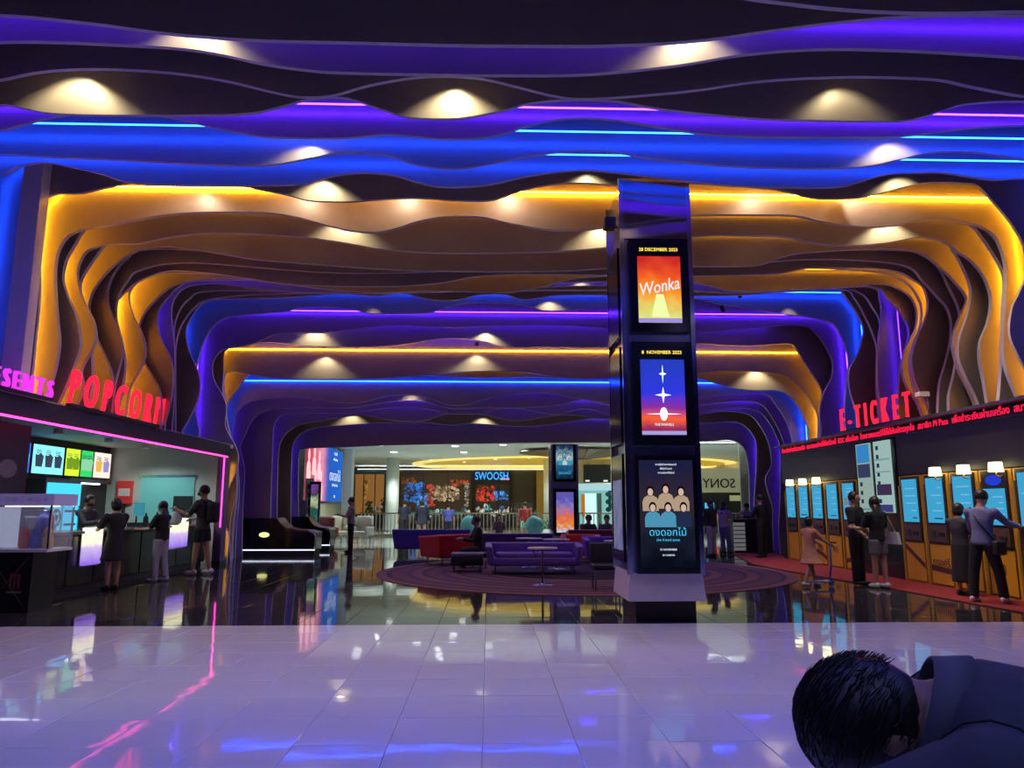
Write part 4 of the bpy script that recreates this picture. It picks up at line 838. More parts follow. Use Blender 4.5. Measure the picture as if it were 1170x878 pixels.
# ================================================================== left rear: curved counters, screens, chairs
WOODC = mat('walnut', (.16, .05, .025), .3, var=.25, scale=9)
def curved_counter(label, x0, y0, L, W, rz=0.):
    """black counter whose wooden top sweeps down from a raised back to the front"""
    t = thing('curved_counter', label, 'counter', (x0, y0, 0), rz)
    prof = [(0, .16), (L, .16), (L, .66), (L * .9, .72), (L * .75, .74), (L * .62, .80), (L * .54, .95), (L * .49, 1.1), (L * .46, 1.12), (0, 1.12)]
    MB().prism(prof, (0, 0, 0), (1, 0, 0), (0, 0, 1), -W).build('body', GLOSSB, t)
    MB().bbox((.04, .04, 0), (L - .04, W - .04, .16)).build('plinth', BLACK, t)
    top = prof[2:8]; mb = MB()
    for a, b in zip(top[:-1], top[1:]): mb.prism([(a[0], a[1] + .002), (a[0], a[1] + .03), (b[0], b[1] + .03), (b[0], b[1] + .002)], (0, -.01, 0), (1, 0, 0), (0, 0, 1), -W - .02)
    mb.build('wooden_top', WOODC, t)
    MB().bbox((0, -.012, .15), (L, 0, .185)).build('light_strip', emat('white_strip', (.75, .8, 1), 1.6), t)
    MB().tube([(L, -.01, .2), (L, -.01, .6), (L - .06, -.01, .68), (L - .2, -.01, .72)], .022, 8).build('edge_trim', CHROME, t)
    return t
cc = curved_counter('black curved counter with sweeping wooden top beside the popcorn bar', -7.62, 23.2, 2.35, .9)
MB().prism(ell_poly(.16, .08), (.80, -.004, .62), (1, 0, 0), (0, 0, 1), -.01).build('lamp_badge', emat('badge', (.7, .65, .25), 1.6), cc)
curved_counter('second black curved counter behind the first, nearer the lounge', -6.9, 26.0, 1.5, .9)
t = thing('white_wall_panel', 'plain grey white wall panel above the curved counters', 'panel', (-7.6, 27.3, 0), world=True)
MB().bbox((-8.6, 27.3, .0), (-6.7, 27.4, 3.6)).build('board', mat('panel_grey', (.35, .36, .40), .6), t); MB().bbox((-8.6, 27.27, 0), (-6.7, 27.3, .12)).build('skirting', CHARC, t)
MB().bbox((-8.3, 27.26, 0), (-7.2, 27.3, 2.2)).build('dark_door', BLACK, t)
for i, (x_, lb) in enumerate(((-6.95, 'left white payment terminal behind the curved counters'), (-6.6, 'right white payment terminal behind the curved counters'))):
    t = thing('terminal', lb, 'terminal', (x_, 26.95 - i * .02, 0), world=True)
    MB().bbox((x_ - .12, 26.9, 0), (x_ + .12, 27.1, 1.2)).build('post', WHITEP, t); MB().box((x_, 26.87, 1.45), (.34, .06, .5)).build('screen_head', mat('terminal_grey', (.4, .4, .45), .4), t)
t = thing('display_totem', 'slim totem with teal lit screen beside the video wall', 'totem', (-6.2, 27.0, 0), world=True)
MB().bbox((-6.38, 26.9, 0), (-6.02, 27.1, 2.35)).build('housing', GLOSSB, t)
MB().bbox((-6.33, 26.885, .5), (-6.07, 26.9, 2.25)).build('screen', ramp_emit('totem_screen', [(0, (.05, .4, .45)), (.4, (.03, .2, .22)), (.6, (.02, .08, .06)), (.75, (.5, .6, .35)), (.85, (.02, .05, .06)), (1, (.2, .05, .3))], .9, 2, .35, 5., -.0, 2.2), t, off=(0, 0, 0)).location = tuple(-Vector(t.location))
t = thing('printed_board', 'white board with dark pictures standing left of the totem', 'board', (-6.65, 28.0, 0), world=True)
MB().bbox((-6.8, 27.98, 0), (-6.5, 28.02, 2.5)).build('board', mat('board_lilac', (.4, .38, .5), .5), t)
for q in range(6): MB().prism(ell_poly(.08, .10, 10), (-6.65, 27.98, .7 + q * .3), (1, 0, 0), (0, 0, 1), -.004).build('picture', BLACK, t)
# video wall on a beige wall
struct('wall_video', MB().bbox((-7.5, 28.2, 0), (-7.05, 36.2, 4.2)), mat('beige_wall', (.42, .40, .28), .6))
t = thing('video_wall', 'large pink and blue video wall on the left behind the lounge', 'video wall', (-7.0, 32, 1.65), world=True)
MB().bbox((-7.05, 28.3, 1.62), (-6.98, 35.7, 4.08)).build('housing', GLOSSB, t)
pic = ramp_emit('video_picture', [(0., (.35, .03, .05)), (.2, (.75, .12, .16)), (.42, (.85, .30, .45)), (.55, (.1, .12, .5)), (.62, (.02, .12, .55)), (1, (.02, .14, .62))], 1.0, 1, .10, 2., -3.6, 3.6)
MB().bbox((-6.98, 28.38, 1.68), (-6.96, 35.62, 4.02)).build('picture', pic, t)
PKF = emat('video_pink', (1, .55, .6), 1.2); PKB = emat('video_cobalt', (.04, .25, .8), 1.0)
for i, (y_, z_) in enumerate(((29.0, 2.5), (29.9, 2.7), (30.8, 2.55), (29.2, 1.75), (30.2, 1.75), (31.2, 1.75))):
    MB().prism(torso_poly(.32, .75), (-6.96, y_, z_), (0, 1, 0), (0, 0, 1), .004).build('printed_figure', PKF if i < 3 else (PKB if i == 4 else PKF), t)
    MB().prism(ell_poly(.17, .24), (-6.955, y_, z_ + .95), (0, 1, 0), (0, 0, 1), .004).build('printed_figure', PKF, t)
for s_, z_, h_ in (('ความรัก', 3.75, .22), ('ครั้งใหม่ของเรา', 3.5, .16), ('ดงดอกไม้', 2.6, .62), ('the friend zone', 2.35, .2), ('28.12', 1.85, .16)):
    me = text_mesh(s_, h_, PW, .002, 'CENTER'); o = put('lettering', me, t, (-6.95, 34.0, z_), (0, 1, 0), (0, 0, 1))
    a, b = text_w(me); k = 2.7 / max(.1, b - a)
    if k < 1: o.matrix_basis = o.matrix_basis @ Matrix.Diagonal((k, 1, 1, 1))
for i in range(4):      # cables looping above the screen
    p = ay(372 + i * 4, 508, 27.5)
def wing_chair(label, m, loc, rz):
    t = thing('wing_chair', label, 'armchair', loc, rz)
    MB().rbox((0, -.02, .36), (.72, .68, .22), .05).build('seat', m, t)
    MB().rbox((0, .30, .72), (.78, .14, .72), .06).build('backrest', m, t)
    for s in (-1, 1):
        MB().rbox((s * .38, 0, .48), (.13, .66, .36), .05).build('armrest', m, t)
        MB().rbox((s * .36, .2, .85), (.1, .24, .36), .04).build('wing', m, t)
        for sy in (-1, 1): MB().tube([(s * .3, sy * .26, 0), (s * .28, sy * .24, .27)], .02, 8).build('leg', LEGM, t)
wing_chair('maroon wing armchair below the video wall', mat('maroon_cloth', (.16, .04, .05), .8), (-6.35, 29.6, 0), R(30))
wing_chair('cream wing armchair behind the maroon one', mat('cream_cloth', (.40, .38, .30), .8), (-6.2, 31.3, 0), R(40))
wing_chair('grey wing armchair beside the standing person', mat('grey_cloth', (.26, .25, .24), .8), (-5.2, 31.0, 0), R(-20))
# ================================================================== the mall behind the hall
MW = mat('mall_white', (.82, .86, .82), .6, var=.03)
struct('floor_mall', MB().bbox((-14, 27.2, -.2), (24, 62, .0)), mat('mall_floor', (.55, .58, .55), .10, var=.06, spec=.6))
mc = struct('ceiling_mall', MB().bbox((-14, 27.02, 4.2), (24, 62, 4.4)), MW)
struct('wall_mall', MB().bbox((-14, 53.5, 0), (24, 53.8, 4.2)), mat('mall_back', (.05, .045, .05), .5))
struct('wall_mall_left', MB().bbox((-11.0, 36.2, 0), (-6.62, 36.9, 4.2)), MW)
struct('wall_mall_right', MB().bbox((15.5, 27, 0), (15.8, 53.5, 4.2)), MW)
# cove lights and their troughs, added to brighten the mall ceiling
MB().add([(-6.4, 26.75, 3.78), (9, 26.75, 3.78), (9, 26.95, 3.78), (-6.4, 26.95, 3.78)], [(0, 1, 2, 3)]).build('added_cove_light', emat('cove_white', (.82, 1, .93), 45), mc)
MB().bbox((-6.4, 26.72, 3.70), (9, 26.98, 3.77)).build('added_trough', WHITEP, mc)  # hides the added strip from the floor below
MB().add([(-9, 51.3, 3.98), (15, 51.3, 3.98), (15, 51.6, 3.98), (-9, 51.6, 3.98)], [(0, 1, 2, 3)]).build('added_cove_light', emat('cove_far', (.82, 1, .93), 9), mc)
MB().bbox((-9, 51.28, 3.9), (15, 51.62, 3.97)).build('added_trough', WHITEP, mc)
# gold oval recess; its cove light is put into the glowing disc and rim
n = 72; cx, cy, rx, ry = 5.6, 49.2, 10.6, 8.8
E_ = lambda s, z: [(cx + rx * s * math.cos(2 * math.pi * k / n), cy + min(3.9, ry * s * math.sin(2 * math.pi * k / n)), z) for k in range(n)]
mb = MB(); vs = E_(1, 4.19) + E_(.94, 4.19) + E_(.94, 4.13) + E_(1, 4.13)
for k in range(n):
    k2 = (k + 1) % n
    mb.add([vs[a * n + k] for a in (0, 1, 2, 3)] + [vs[a * n + k2] for a in (0, 1, 2, 3)], [(0, 4, 5, 1), (1, 5, 6, 2), (2, 6, 7, 3), (3, 7, 4, 0)])
gl = mat('oval_gold', (.75, .52, .10), .4, emit=(.75, .48, .05), es=.4)
ov = MB().add(E_(.95, 4.185), [list(range(n))[::-1]]).build('gold_oval', gl, mc)
mb.build('gold_rim', mat('oval_rim', (.8, .6, .2), .4, emit=(1, .72, .18), es=.9), mc)
for i in range(9):
    a = .5 + i * .28; MB().lathe([(0, 0), (.09, 0), (.09, .02), (0, .02)], (cx - 9 + i * 1.9, 44 + 2.2 * math.sin(i * 1.7), 4.15), 10).build('spot_lamp', emat('mall_spot', (1, .95, .8), 2.5), mc)
for i, (px, py, Y) in enumerate([(437, 515, 33), (505, 511, 31), (560, 511, 31), (415, 511, 30), (480, 512, 32), (450, 520, 38), (530, 520, 38), (600, 518, 37), (575, 513, 33), (520, 514, 34)]):
    p = ay(px, py, Y); L_ = 1.1 if i in (0, 1) else .35
    o = MB().box((p.x, Y, 4.19), (.14 if L_ > 1 else .3, L_ * 1.6, .03), rz=.2 if L_ > 1 else 0).build('ceiling_light', emat('mall_panel', (.95, 1, 1), 2.5), mc)
for x in (-5, -1, 3, 7, 11):
    for y in (31, 41):
        ld = bpy.data.lights.new('mall_downlight', 'SPOT'); ld.energy = 620; ld.color = (.85, 1, .93); ld.spot_size = R(120); ld.spot_blend = .7; ld.shadow_soft_size = .1
        l = bpy.data.objects.new('mall_downlight', ld); COL.objects.link(l); l.parent = mc; l.location = (x, y, 4.15)
# brown fan-shaped canopy of wooden leaves under the ceiling
t = thing('wooden_canopy', 'brown fan of wooden boards hanging under the mall ceiling right of centre', 'canopy', (4.6, 36.5, 3.75))
for k in range(28):
    a0 = 2 * math.pi * k / 28; a1 = a0 + 2 * math.pi / 28 * .88
    q = lambda r_, a, z: (r_ * math.cos(a), r_ * .8 * math.sin(a), z)
    MB().add([q(.4, a0, .02), q(3.1, a0, .30), q(3.1, a1, .30), q(.4, a1, .02), q(.4, a0, .06), q(3.1, a0, .34), q(3.1, a1, .34), q(.4, a1, .06)], [(0, 1, 2, 3), (7, 6, 5, 4), (0, 4, 5, 1), (1, 5, 6, 2), (2, 6, 7, 3), (3, 7, 4, 0)]).build('board', mat('canopy_wood%d' % (k % 2), [(.20, .11, .06), (.27, .16, .09)][k % 2], .5), t)
MB().lathe([(0, 0), (.45, 0), (.45, .1), (0, .1)], n=20).build('hub', mat('canopy_wood0', (.2, .1, .05)), t)
for a in (0, 2.1, 4.2): MB().tube([(1.2 * math.cos(a), .9 * math.sin(a), .12), (1.2 * math.cos(a), .9 * math.sin(a), .45)], .015, 6).build('hanger', CHROME, t)
# balustrade
t = thing('balustrade', 'metal balustrade with upright bars along the mall void', 'balustrade', (0, 37.5, 0), world=True)
RAILM = mat('rail_gold', (.45, .38, .25), .3, .7); BARM = mat('rail_bar', (.62, .64, .60), .3, .4)
MB().tube([(-6.4, 37.5, 1.12), (15.4, 37.5, 1.12)], .035, 8).build('handrail', RAILM, t); MB().bbox((-6.4, 37.47, 0), (15.4, 37.53, .11)).build('bottom_rail', RAILM, t)
bm_ = MB().box((0, 0, .61), (.045, .02, 1.0)).mesh('bar', [BARM])
for i in range(118):
    x = -6.3 + i * .184; o = bpy.data.objects.new('bar', bm_); COL.objects.link(o); o.parent = t; o.location = (x, 0, 0)
# mall pillars
for i, (px, Y, w_, lb) in enumerate(((448, 43, .75, 'white round mall pillar left of the blue shop sign'), (627, 43, .6, 'pale mall pillar just left of the far poster column'))):
    p = ay(px, 575, Y); t = thing('mall_pillar', lb, 'pillar', (p.x, Y, 0))
    MB().cyl((0, 0, .12), w_ / 2, 4.06, 24).build('shaft', MW, t); MB().cyl((0, 0, 0), w_ / 2 + .05, .12, 24).build('foot', CHROME, t)
# shop fronts across the void
def shopf(name, label, pa, pb, Y, z0, z1, back, parts, frame=(.02, .03, .035)):
    xa = ay(pa, 570, Y).x; xb = ay(pb, 570, Y).x
    t = thing(name, label, 'shop front', ((xa + xb) / 2, Y, 0), world=True); fm = mat(name + '_frame_' + str(pa), frame, .4)
    MB().bbox((xa, Y, 0), (xb, Y + .12, z0)).build('stall_riser', fm, t); MB().bbox((xa, Y, z1), (xb, Y + .12, 3.95)).build('header', fm, t)
    for xx in (xa, xb - .15): MB().bbox((xx, Y, 0), (xx + .15, Y + .14, 3.95)).build('jamb', fm, t)
    MB().bbox((xa, Y + 1.2, z0), (xb, Y + 1.25, z1)).build('display_wall', back, t)  # glows itself, in place of lamps inside the shop
    for xx in [xa + (xb - xa) * q / 3 for q in (1, 2)]: MB().bbox((xx - .03, Y + .02, z0), (xx + .03, Y + .08, z1)).build('mullion', fm, t)
    MB().bbox((xa + .15, Y + .04, z0), (xb - .15, Y + .05, z1)).build('glass_pane', mat('shop_glass', (.9, .95, .97), .02, var=0, alpha=.05, spec=.5), t)
    for (x, z, w_, h_, c, s) in parts:
        xx = ay(x, 570, Y).x; g = MB(); r4 = random.Random(x * 7 + z); nn = max(1, int(w_ * h_ * 60))
        for q in range(nn):
            u = (r4.random() - .5, r4.random() - .5) if nn > 1 else (0, 0); e = .05 + .08 * r4.random() if nn > 1 else w_ / 2
            g.ell((xx + u[0] * w_, Y + .8 + .2 * r4.random(), z + u[1] * h_), (e, .08, e * (.7 + .6 * r4.random())), 8, 6, q % 3)
        gm = [mat(name + '_goods_%d_%d_%d' % (int(x), int(z * 10), v), tuple(min(1, a * f) for a in c), .5, emit=tuple(min(1, a * f) for a in c), es=s) for v, f in enumerate((1.2, .6, .25))]  # goods carry their own glow instead of shop lamplight
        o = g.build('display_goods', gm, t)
        if nn > 1: o['kind'] = 'stuff'
    return t
YS_ = 51.8
rr = random.Random(3)
gd = [(-1, 0)]
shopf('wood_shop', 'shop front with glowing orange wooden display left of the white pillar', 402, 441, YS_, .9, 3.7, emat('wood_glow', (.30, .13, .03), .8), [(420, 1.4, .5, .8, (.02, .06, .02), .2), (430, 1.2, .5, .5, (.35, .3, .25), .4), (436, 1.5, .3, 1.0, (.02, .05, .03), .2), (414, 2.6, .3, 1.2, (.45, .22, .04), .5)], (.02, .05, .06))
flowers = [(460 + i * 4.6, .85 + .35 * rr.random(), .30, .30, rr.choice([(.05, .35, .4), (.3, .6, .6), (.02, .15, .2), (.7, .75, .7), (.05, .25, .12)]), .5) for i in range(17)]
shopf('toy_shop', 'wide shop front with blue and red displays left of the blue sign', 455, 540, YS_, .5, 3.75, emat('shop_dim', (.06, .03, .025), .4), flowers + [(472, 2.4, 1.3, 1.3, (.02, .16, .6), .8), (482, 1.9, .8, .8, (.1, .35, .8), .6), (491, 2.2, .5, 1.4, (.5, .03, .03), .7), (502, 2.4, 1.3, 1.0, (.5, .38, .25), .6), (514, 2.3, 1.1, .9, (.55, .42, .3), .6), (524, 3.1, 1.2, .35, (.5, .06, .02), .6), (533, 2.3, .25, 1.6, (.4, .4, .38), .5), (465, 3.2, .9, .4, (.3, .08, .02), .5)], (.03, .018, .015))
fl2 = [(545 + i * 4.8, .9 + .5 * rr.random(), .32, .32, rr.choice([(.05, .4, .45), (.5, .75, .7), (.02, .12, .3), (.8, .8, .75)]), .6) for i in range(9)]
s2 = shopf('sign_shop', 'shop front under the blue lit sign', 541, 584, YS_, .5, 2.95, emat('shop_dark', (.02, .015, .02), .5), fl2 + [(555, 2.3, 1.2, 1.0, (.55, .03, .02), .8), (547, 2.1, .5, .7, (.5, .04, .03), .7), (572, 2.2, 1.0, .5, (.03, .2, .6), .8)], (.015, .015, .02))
s2['_w'] = tuple(s2.location)
xx = ay(541, 546, YS_).x
put('lettering', text_mesh('SWOOSH', .75, emat('sign_blue', (.03, .30, 1), 2.2), .03), s2, (xx + .1, YS_ - .05, 3.28), (1, 0, 0), (0, 0, 1)).scale = (.72, 1, 1)
MB().bbox((xx + 1.9, YS_ - .06, 3.25), (xx + 2.5, YS_, 3.4)).build('sub_sign', emat('sign_pink', (.7, .3, .45), .8), s2)
put('lettering', text_mesh('SURF', .34, emat('sign_blue', (.03, .30, 1), 2.2), .02), s2, (xx + 1.4, YS_ + .1, 2.25), (1, 0, 0), (0, 0, 1))
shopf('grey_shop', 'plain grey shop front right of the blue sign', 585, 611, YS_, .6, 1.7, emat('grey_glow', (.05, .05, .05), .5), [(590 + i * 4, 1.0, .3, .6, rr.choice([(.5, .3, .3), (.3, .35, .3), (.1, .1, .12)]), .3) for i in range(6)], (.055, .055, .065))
t = thing('mall_column', 'gold clad column between the grey shop and the pale pillar', 'column', (ay(617, 570, YS_).x, YS_, 0))
MB().box((0, 0, 2.05), (.5, .4, 3.9)).build('shaft', mat('gold_clad', (.5, .38, .12), .4), t); MB().box((0, 0, .06), (.6, .5, .12)).build('foot', CHROME, t)
# bright cyan shop right of the far poster column
t = thing('mint_shop', 'bright mint lit shop right of the far poster column', 'shop', (ay(685, 570, 40).x, 40, 0), world=True)
xa = ay(655, 570, 40).x; xb = ay(712, 570, 40).x
MB().bbox((xa, 40, 0), (xb, 40.1, 2.3)).build('back_wall', emat('mint_wall', (.26, .62, .58), .8), t)  # wall, canopy and door glow in place of shop lamps
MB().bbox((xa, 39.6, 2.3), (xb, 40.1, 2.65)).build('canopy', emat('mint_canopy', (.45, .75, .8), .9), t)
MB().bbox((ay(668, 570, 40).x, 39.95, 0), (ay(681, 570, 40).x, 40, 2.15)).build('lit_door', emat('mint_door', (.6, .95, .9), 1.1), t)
MB().bbox((ay(682, 570, 40).x, 39.9, 0), (ay(687, 570, 40).x, 40, 2.15)).build('curtain', mat('curtain_grey', (.25, .3, .3), .8), t)
for q in range(6): MB().prism(ell_poly(.16, .14, 10), (ay(695 + 3 * (q % 2), 570, 40).x, 39.98, 1.3 + .2 * q), (1, 0, 0), (0, 0, 1), -.01).build('wall_picture', mat('teal_pic', (.02, .16, .18), .5), t)
MB().bbox((ay(664, 570, 40).x, 39.9, .9), (ay(668, 570, 40).x, 39.98, 2.1)).build('orange_poster', emat('orange_poster', (.6, .2, .02), .8), t)
t = thing('black_sign_board', 'black sign board above the mint lit shop', 'sign', (ay(682, 550, 41).x, 41, 2.75), world=True)
xa = ay(667, 550, 41).x; xb = ay(698, 550, 41).x
for q in (xa + .3, xb - .3): MB().tube([(q, 41.08, 3.75), (q, 41.08, 4.2)], .02, 6).build('hanger', CHROME, t)
MB().bbox((xa, 41, 2.75), (xb, 41.15, 3.75)).build('board', BLACK, t)
for xx in (xa + .2, xb - .3): MB().box((xx, 40.96, 2.85), (.22, .06, .08)).build('sign_lamp', emat('sign_lamp', (.8, .9, .8), 1.2), t)
t = thing('mall_wall_panel', 'pale gold wall panel around the black sign board', 'panel', (ay(682, 550, 42).x, 42, 0), world=True)
MB().bbox((ay(655, 550, 42).x, 42, 2.6), (ay(712, 550, 42).x, 42.1, 4.1)).build('board', mat('pale_gold', (.5, .45, .3), .5), t); MB().bbox((ay(655, 550, 42).x, 41.97, 2.55), (ay(712, 550, 42).x, 42.1, 2.62)).build('moulding', GOLDM, t)
# shop with the sign seen from behind, right of the main column
t = thing('electronics_shop', 'shop with black letters seen mirrored right of the main column', 'shop', (ay(828, 555, 40).x, 40, 0), world=True)
xa = ay(795, 555, 40).x; xb = ay(862, 555, 40).x
MB().bbox((xa, 40, 2.2), (xb, 40.1, 3.5)).build('glass_header', mat('header_pale', (.5, .48, .3), .4, emit=(.5, .5, .3), es=.25), t)
MB().bbox((xa, 40.3, 0), (xb, 40.5, 2.2)).build('interior', BLACK, t)
me = text_mesh('SONY', .9, BLACK, .03); xs_ = ay(840, 555, 40).x; kk = (xs_ - ay(803, 555, 40).x) / (text_w(me)[1] - text_w(me)[0]); o = put('lettering', me, t, (xs_, 39.94, 2.45), (-1, 0, 0), (0, 0, 1)); o.matrix_basis = o.matrix_basis @ Matrix.Diagonal((kk, .8, 1, 1))
for q, (px, zz, w_, c_) in enumerate(((812, 1.5, .5, (.1, .5, .8)), (842, 1.9, .6, (.3, .3, .15)), (818, .9, .3, (.8, .1, .08)))): MB().bbox((ay(px, 570, 40).x - w_ / 2, 40.24, zz - .15), (ay(px, 570, 40).x + w_ / 2, 40.3, zz + .15)).build('lit_display', emat('elec_%d' % q, c_, .9), t)
# fluted pale curtain wall inside the right end of the last arch
t = thing('fluted_screen', 'pale fluted column screen at the right foot of the last arch', 'screen', (9.0, 27.4, 0), world=True)
for k in range(9):
    p = ay(848 + k * 1.9, 575, 27.6); MB().tube([(p.x, 27.6, 0), (p.x, 27.6, 4.15)], .055, 8).build('flute', mat('fluted_pale', (.5, .5, .46), .6), t)
# reception desk
t = thing('service_desk', 'black service desk with brick lit end right of the main column', 'desk', (8.2, 24.3, 0), world=True)
xa = ay(836, 620, 24.3).x; xb = ay(868, 620, 24.3).x
MB().bbox((xa, 24.0, 0), (xb, 24.6, 1.02)).build('body', BLACK, t); MB().bbox((xa - .05, 23.95, 1.02), (xb + .05, 24.65, 1.07)).build('worktop', CHARC, t)
for q in range(7): MB().bbox((xa - .02, 24.02, .08 + q * .13), (xa + .35, 24.0 - .02, .18 + q * .13)).build('lit_tile', mat('desk_tile', (.35, .35, .36), .5, emit=(.4, .42, .42), es=.25), t)
# teal egg chairs and planter by the balustrade
TEAL = mat('teal_cloth', (.03, .13, .16), .7)
def egg(label, loc, rz):
    t = thing('egg_chair', label, 'chair', loc, rz); t.scale = (.80, .62, .88)
    MB().lathe([(.05, .36), (.3, .40), (.42, .58), (.44, .72)], n=24).build('seat_shell', TEAL, t)
    mb = MB(); vs = []; n = 14
    for j, (rr_, z) in enumerate(((.44, .6), (.47, .85), (.42, 1.1), (.28, 1.28))):
        for k in range(n + 1):
            a = R(-10) + R(200) * k / n; vs.append((rr_ * math.cos(a), rr_ * math.sin(a), z - .12 * abs(math.cos(a)) * j / 3))
    mb.add(vs, [(j * (n + 1) + k, j * (n + 1) + k + 1, (j + 1) * (n + 1) + k + 1, (j + 1) * (n + 1) + k) for j in range(3) for k in range(n)], 0, True)
    o = mb.build('shell_back', TEAL, t); s_ = o.modifiers.new('s', 'SOLIDIFY'); s_.thickness = .05
    MB().rbox((0, 0, .47), (.5, .5, .10), .04).build('cushion', TEAL, t)
    for k in range(4): a = k * math.pi / 2 + .78; MB().tube([(.1 * math.cos(a), .1 * math.sin(a), .36), (.33 * math.cos(a), .33 * math.sin(a), 0)], .014, 6).build('leg', LEGM, t)
p = az(538, 616, 0); egg('teal shell chair behind the seated person in black', (p.x, 31.5, 0), R(180))
p = az(613, 616, 0); egg('teal shell chair left of the far poster column', (ay(611, 600, 30.2).x, 30.2, 0), R(160))
t = thing('planter', 'green shrub in a white planter beside the far poster column', 'plant', (ay(623, 600, 32.2).x, 32.2, 0))
MB().rbox((0, 0, .25), (.75, .5, .5), .03).build('planter_box', WHITEP, t)
mb = MB(); rr = random.Random(9)
for k in range(420):
    a = rr.random() * 6.28; r_ = rr.random() ** .5 * .42; z = .5 + rr.random() * .5 * (1 - (r_ / .5) ** 2); c = Vector((r_ * math.cos(a), r_ * .7 * math.sin(a), z)); u = Vector((rr.gauss(0, 1), rr.gauss(0, 1), rr.gauss(.5, .6))).normalized() * .07; v = u.orthogonal().normalized() * .03
    mb.add([c - v, c + u * .5 - v * .2, c + u, c + v], [(0, 1, 2, 3)])
o = mb.build('foliage', mat('leaf_green', (.03, .12, .03), .6), t); o['kind'] = 'stuff'
# ================================================================== people
SKIN = mat('skin', (.42, .24, .16), .55, var=.05, scale=20); HAIR = mat('hair_black', (.010, .008, .008), .45, var=.3, scale=60)
def rotx(v, a): return Vector((v.x, v.y * math.cos(a) - v.z * math.sin(a), v.y * math.sin(a) + v.z * math.cos(a)))
def person(label, loc, face, H=1.68, shirt=(.03, .03, .035), legs=('trousers', (.02, .02, .025)), shoe=(.02, .02, .02), hair='short', lean=0., head=(0., 0.), armL=(10, 8, 15), armR=(10, 8, 15), legL=(0, 0), legR=(0, 0), sit=False, sleeve='short', vox=.02, skin=None, extra=None, hairlow=.45, tuck=0., build=1., splay=0., mask=None, hips=None, tilt=0.):
    """face: heading in degrees (0 looks along +Y, 90 along -X, 180 at the visitor). Angles: arm (forward, outward, elbow), leg (forward, knee)"""
    t = thing('person', label, 'person', loc, R(face)); S = H; skin = skin or SKIN; B = build
    hz = .525 * S if not sit else .27 * S
    if hips is not None: hz = hips
    pel = Vector((0, 0, hz)); sp = lambda d, y=0.: pel + rotx(Vector((0, y * S, d * S)), -R(lean))
    waist = sp(.09); chest = sp(.20); shl = sp(.285); nb = sp(.315); nk = sp(.345 - .024 * tuck)
    hd = nk + rotx(Vector((0, .012 * S, (.065 - .012 * tuck) * S)), -R(lean + head[0])); hM = Matrix.Rotation(-R(lean + head[0]), 3, 'X') @ Matrix.Rotation(R(head[1]), 3, 'Z')
    J = {}
    for s, arm, leg, nme in ((-1, armL, legL, 'L'), (1, armR, legR, 'R')):
        hip = pel + Vector((s * .055 * S * B, 0, -.015 * S)); th, kn = R(leg[0]), R(leg[1])
        kd = Vector((s * math.sin(R(splay)), math.sin(th), -math.cos(th))).normalized(); knee = hip + kd * .245 * S
        ad = Vector((s * math.sin(R(splay)) * .3, math.sin(th - kn), -math.cos(th - kn))).normalized(); ank = knee + ad * .235 * S
        sh = shl + Vector((s * .112 * S * B, 0, -.012 * S)); fwd, outw, elb = (R(a) for a in arm[:3]); base = -R(lean) * 0
        ud = Vector((s * math.sin(outw), math.sin(fwd) * math.cos(outw), -math.cos(fwd) * math.cos(outw))); el = sh + ud * .178 * S
        inw = R(arm[3]) if len(arm) > 3 else 0
        fd = Vector((s * math.sin(outw) * .4 - s * math.sin(inw), math.sin(fwd + elb), -math.cos(fwd + elb))).normalized(); wr = el + fd * .148 * S
        J[nme] = dict(hip=hip, knee=knee, ank=ank, sh=sh, el=el, wr=wr, fd=fd, s=s, sole=ank + Vector((0, 0, -.045 * S)))
    low = min(J['L']['sole'].z, J['R']['sole'].z) if not sit else 0
    dz = -low if not sit and hips is None else 0
    up_ = Vector((0, 0, dz))
    for nme in J:
        for k in ('hip', 'knee', 'ank', 'sh', 'el', 'wr', 'sole'): J[nme][k] = J[nme][k] + up_
    pel, waist, chest, shl, nb, nk, hd = (v + up_ for v in (pel, waist, chest, shl, nb, nk, hd))
    q = S / 1.7
    def torso(mb, g, top=True):
        P = [pel + (pel - waist) * .35, pel, waist, chest, shl, nb] + ([nk] if top else [])
        rr = [(.12, .085), (.155, .105), (.128, .095), (.158, .108), (.145, .085), (.075, .06)] + ([(.055, .055)] if top else [])
        mb.tube(P, [(a * q * B + g, b * q * B + g) for a, b in rr], 16, ref=(1, 0, 0))
        for s_ in ('L', 'R'): mb.ell(J[s_]['sh'] + Vector((0, 0, -.01)), .062 * q * B + g, 10, 8)
    def arm(mb, j, g, part=1.):
        mid = j['sh'].lerp(j['el'], .5); e2 = j['el'].lerp(j['wr'], .4)
        P = [j['sh'], mid, j['el'], e2, j['wr']]; rr = [.056, .048, .041, .041, .029]
        if part == 'short': P, rr = [j['sh'], mid, j['sh'].lerp(j['el'], .85)], [.060, .056, .058]
        mb.tube(P, [r_ * q * B + g for r_ in rr], 10)
    def leg(mb, j, g, to=1.):
        m1 = j['hip'].lerp(j['knee'], .5); m2 = j['knee'].lerp(j['ank'], .35)
        P = [j['hip'], m1, j['knee'], m2, j['ank']]; rr = [.088, .075, .056, .056, .036]
        if to == 'trousers': rr = [.090, .080, .066, .064, .060]
        if to == 'shorts': P, rr = [j['hip'], m1, j['hip'].lerp(j['knee'], .62)], [.095, .092, .092]
        mb.tube(P, [r_ * q * B + g for r_ in rr], 12)
    # body, one surface
    b = MB(); torso(b, 0)
    b.tube([nb, nk, hd], [.058 * q, .052 * q, .05 * q], 10)
    hs = .062 * S
    b.ell(hd, (hs * .80, hs * .96, hs * 1.08), 16, 12, M=hM); b.ell(hd + hM @ Vector((0, .018 * S, -.034 * S)), (hs * .58, hs * .66, hs * .62), 12, 8, M=hM)
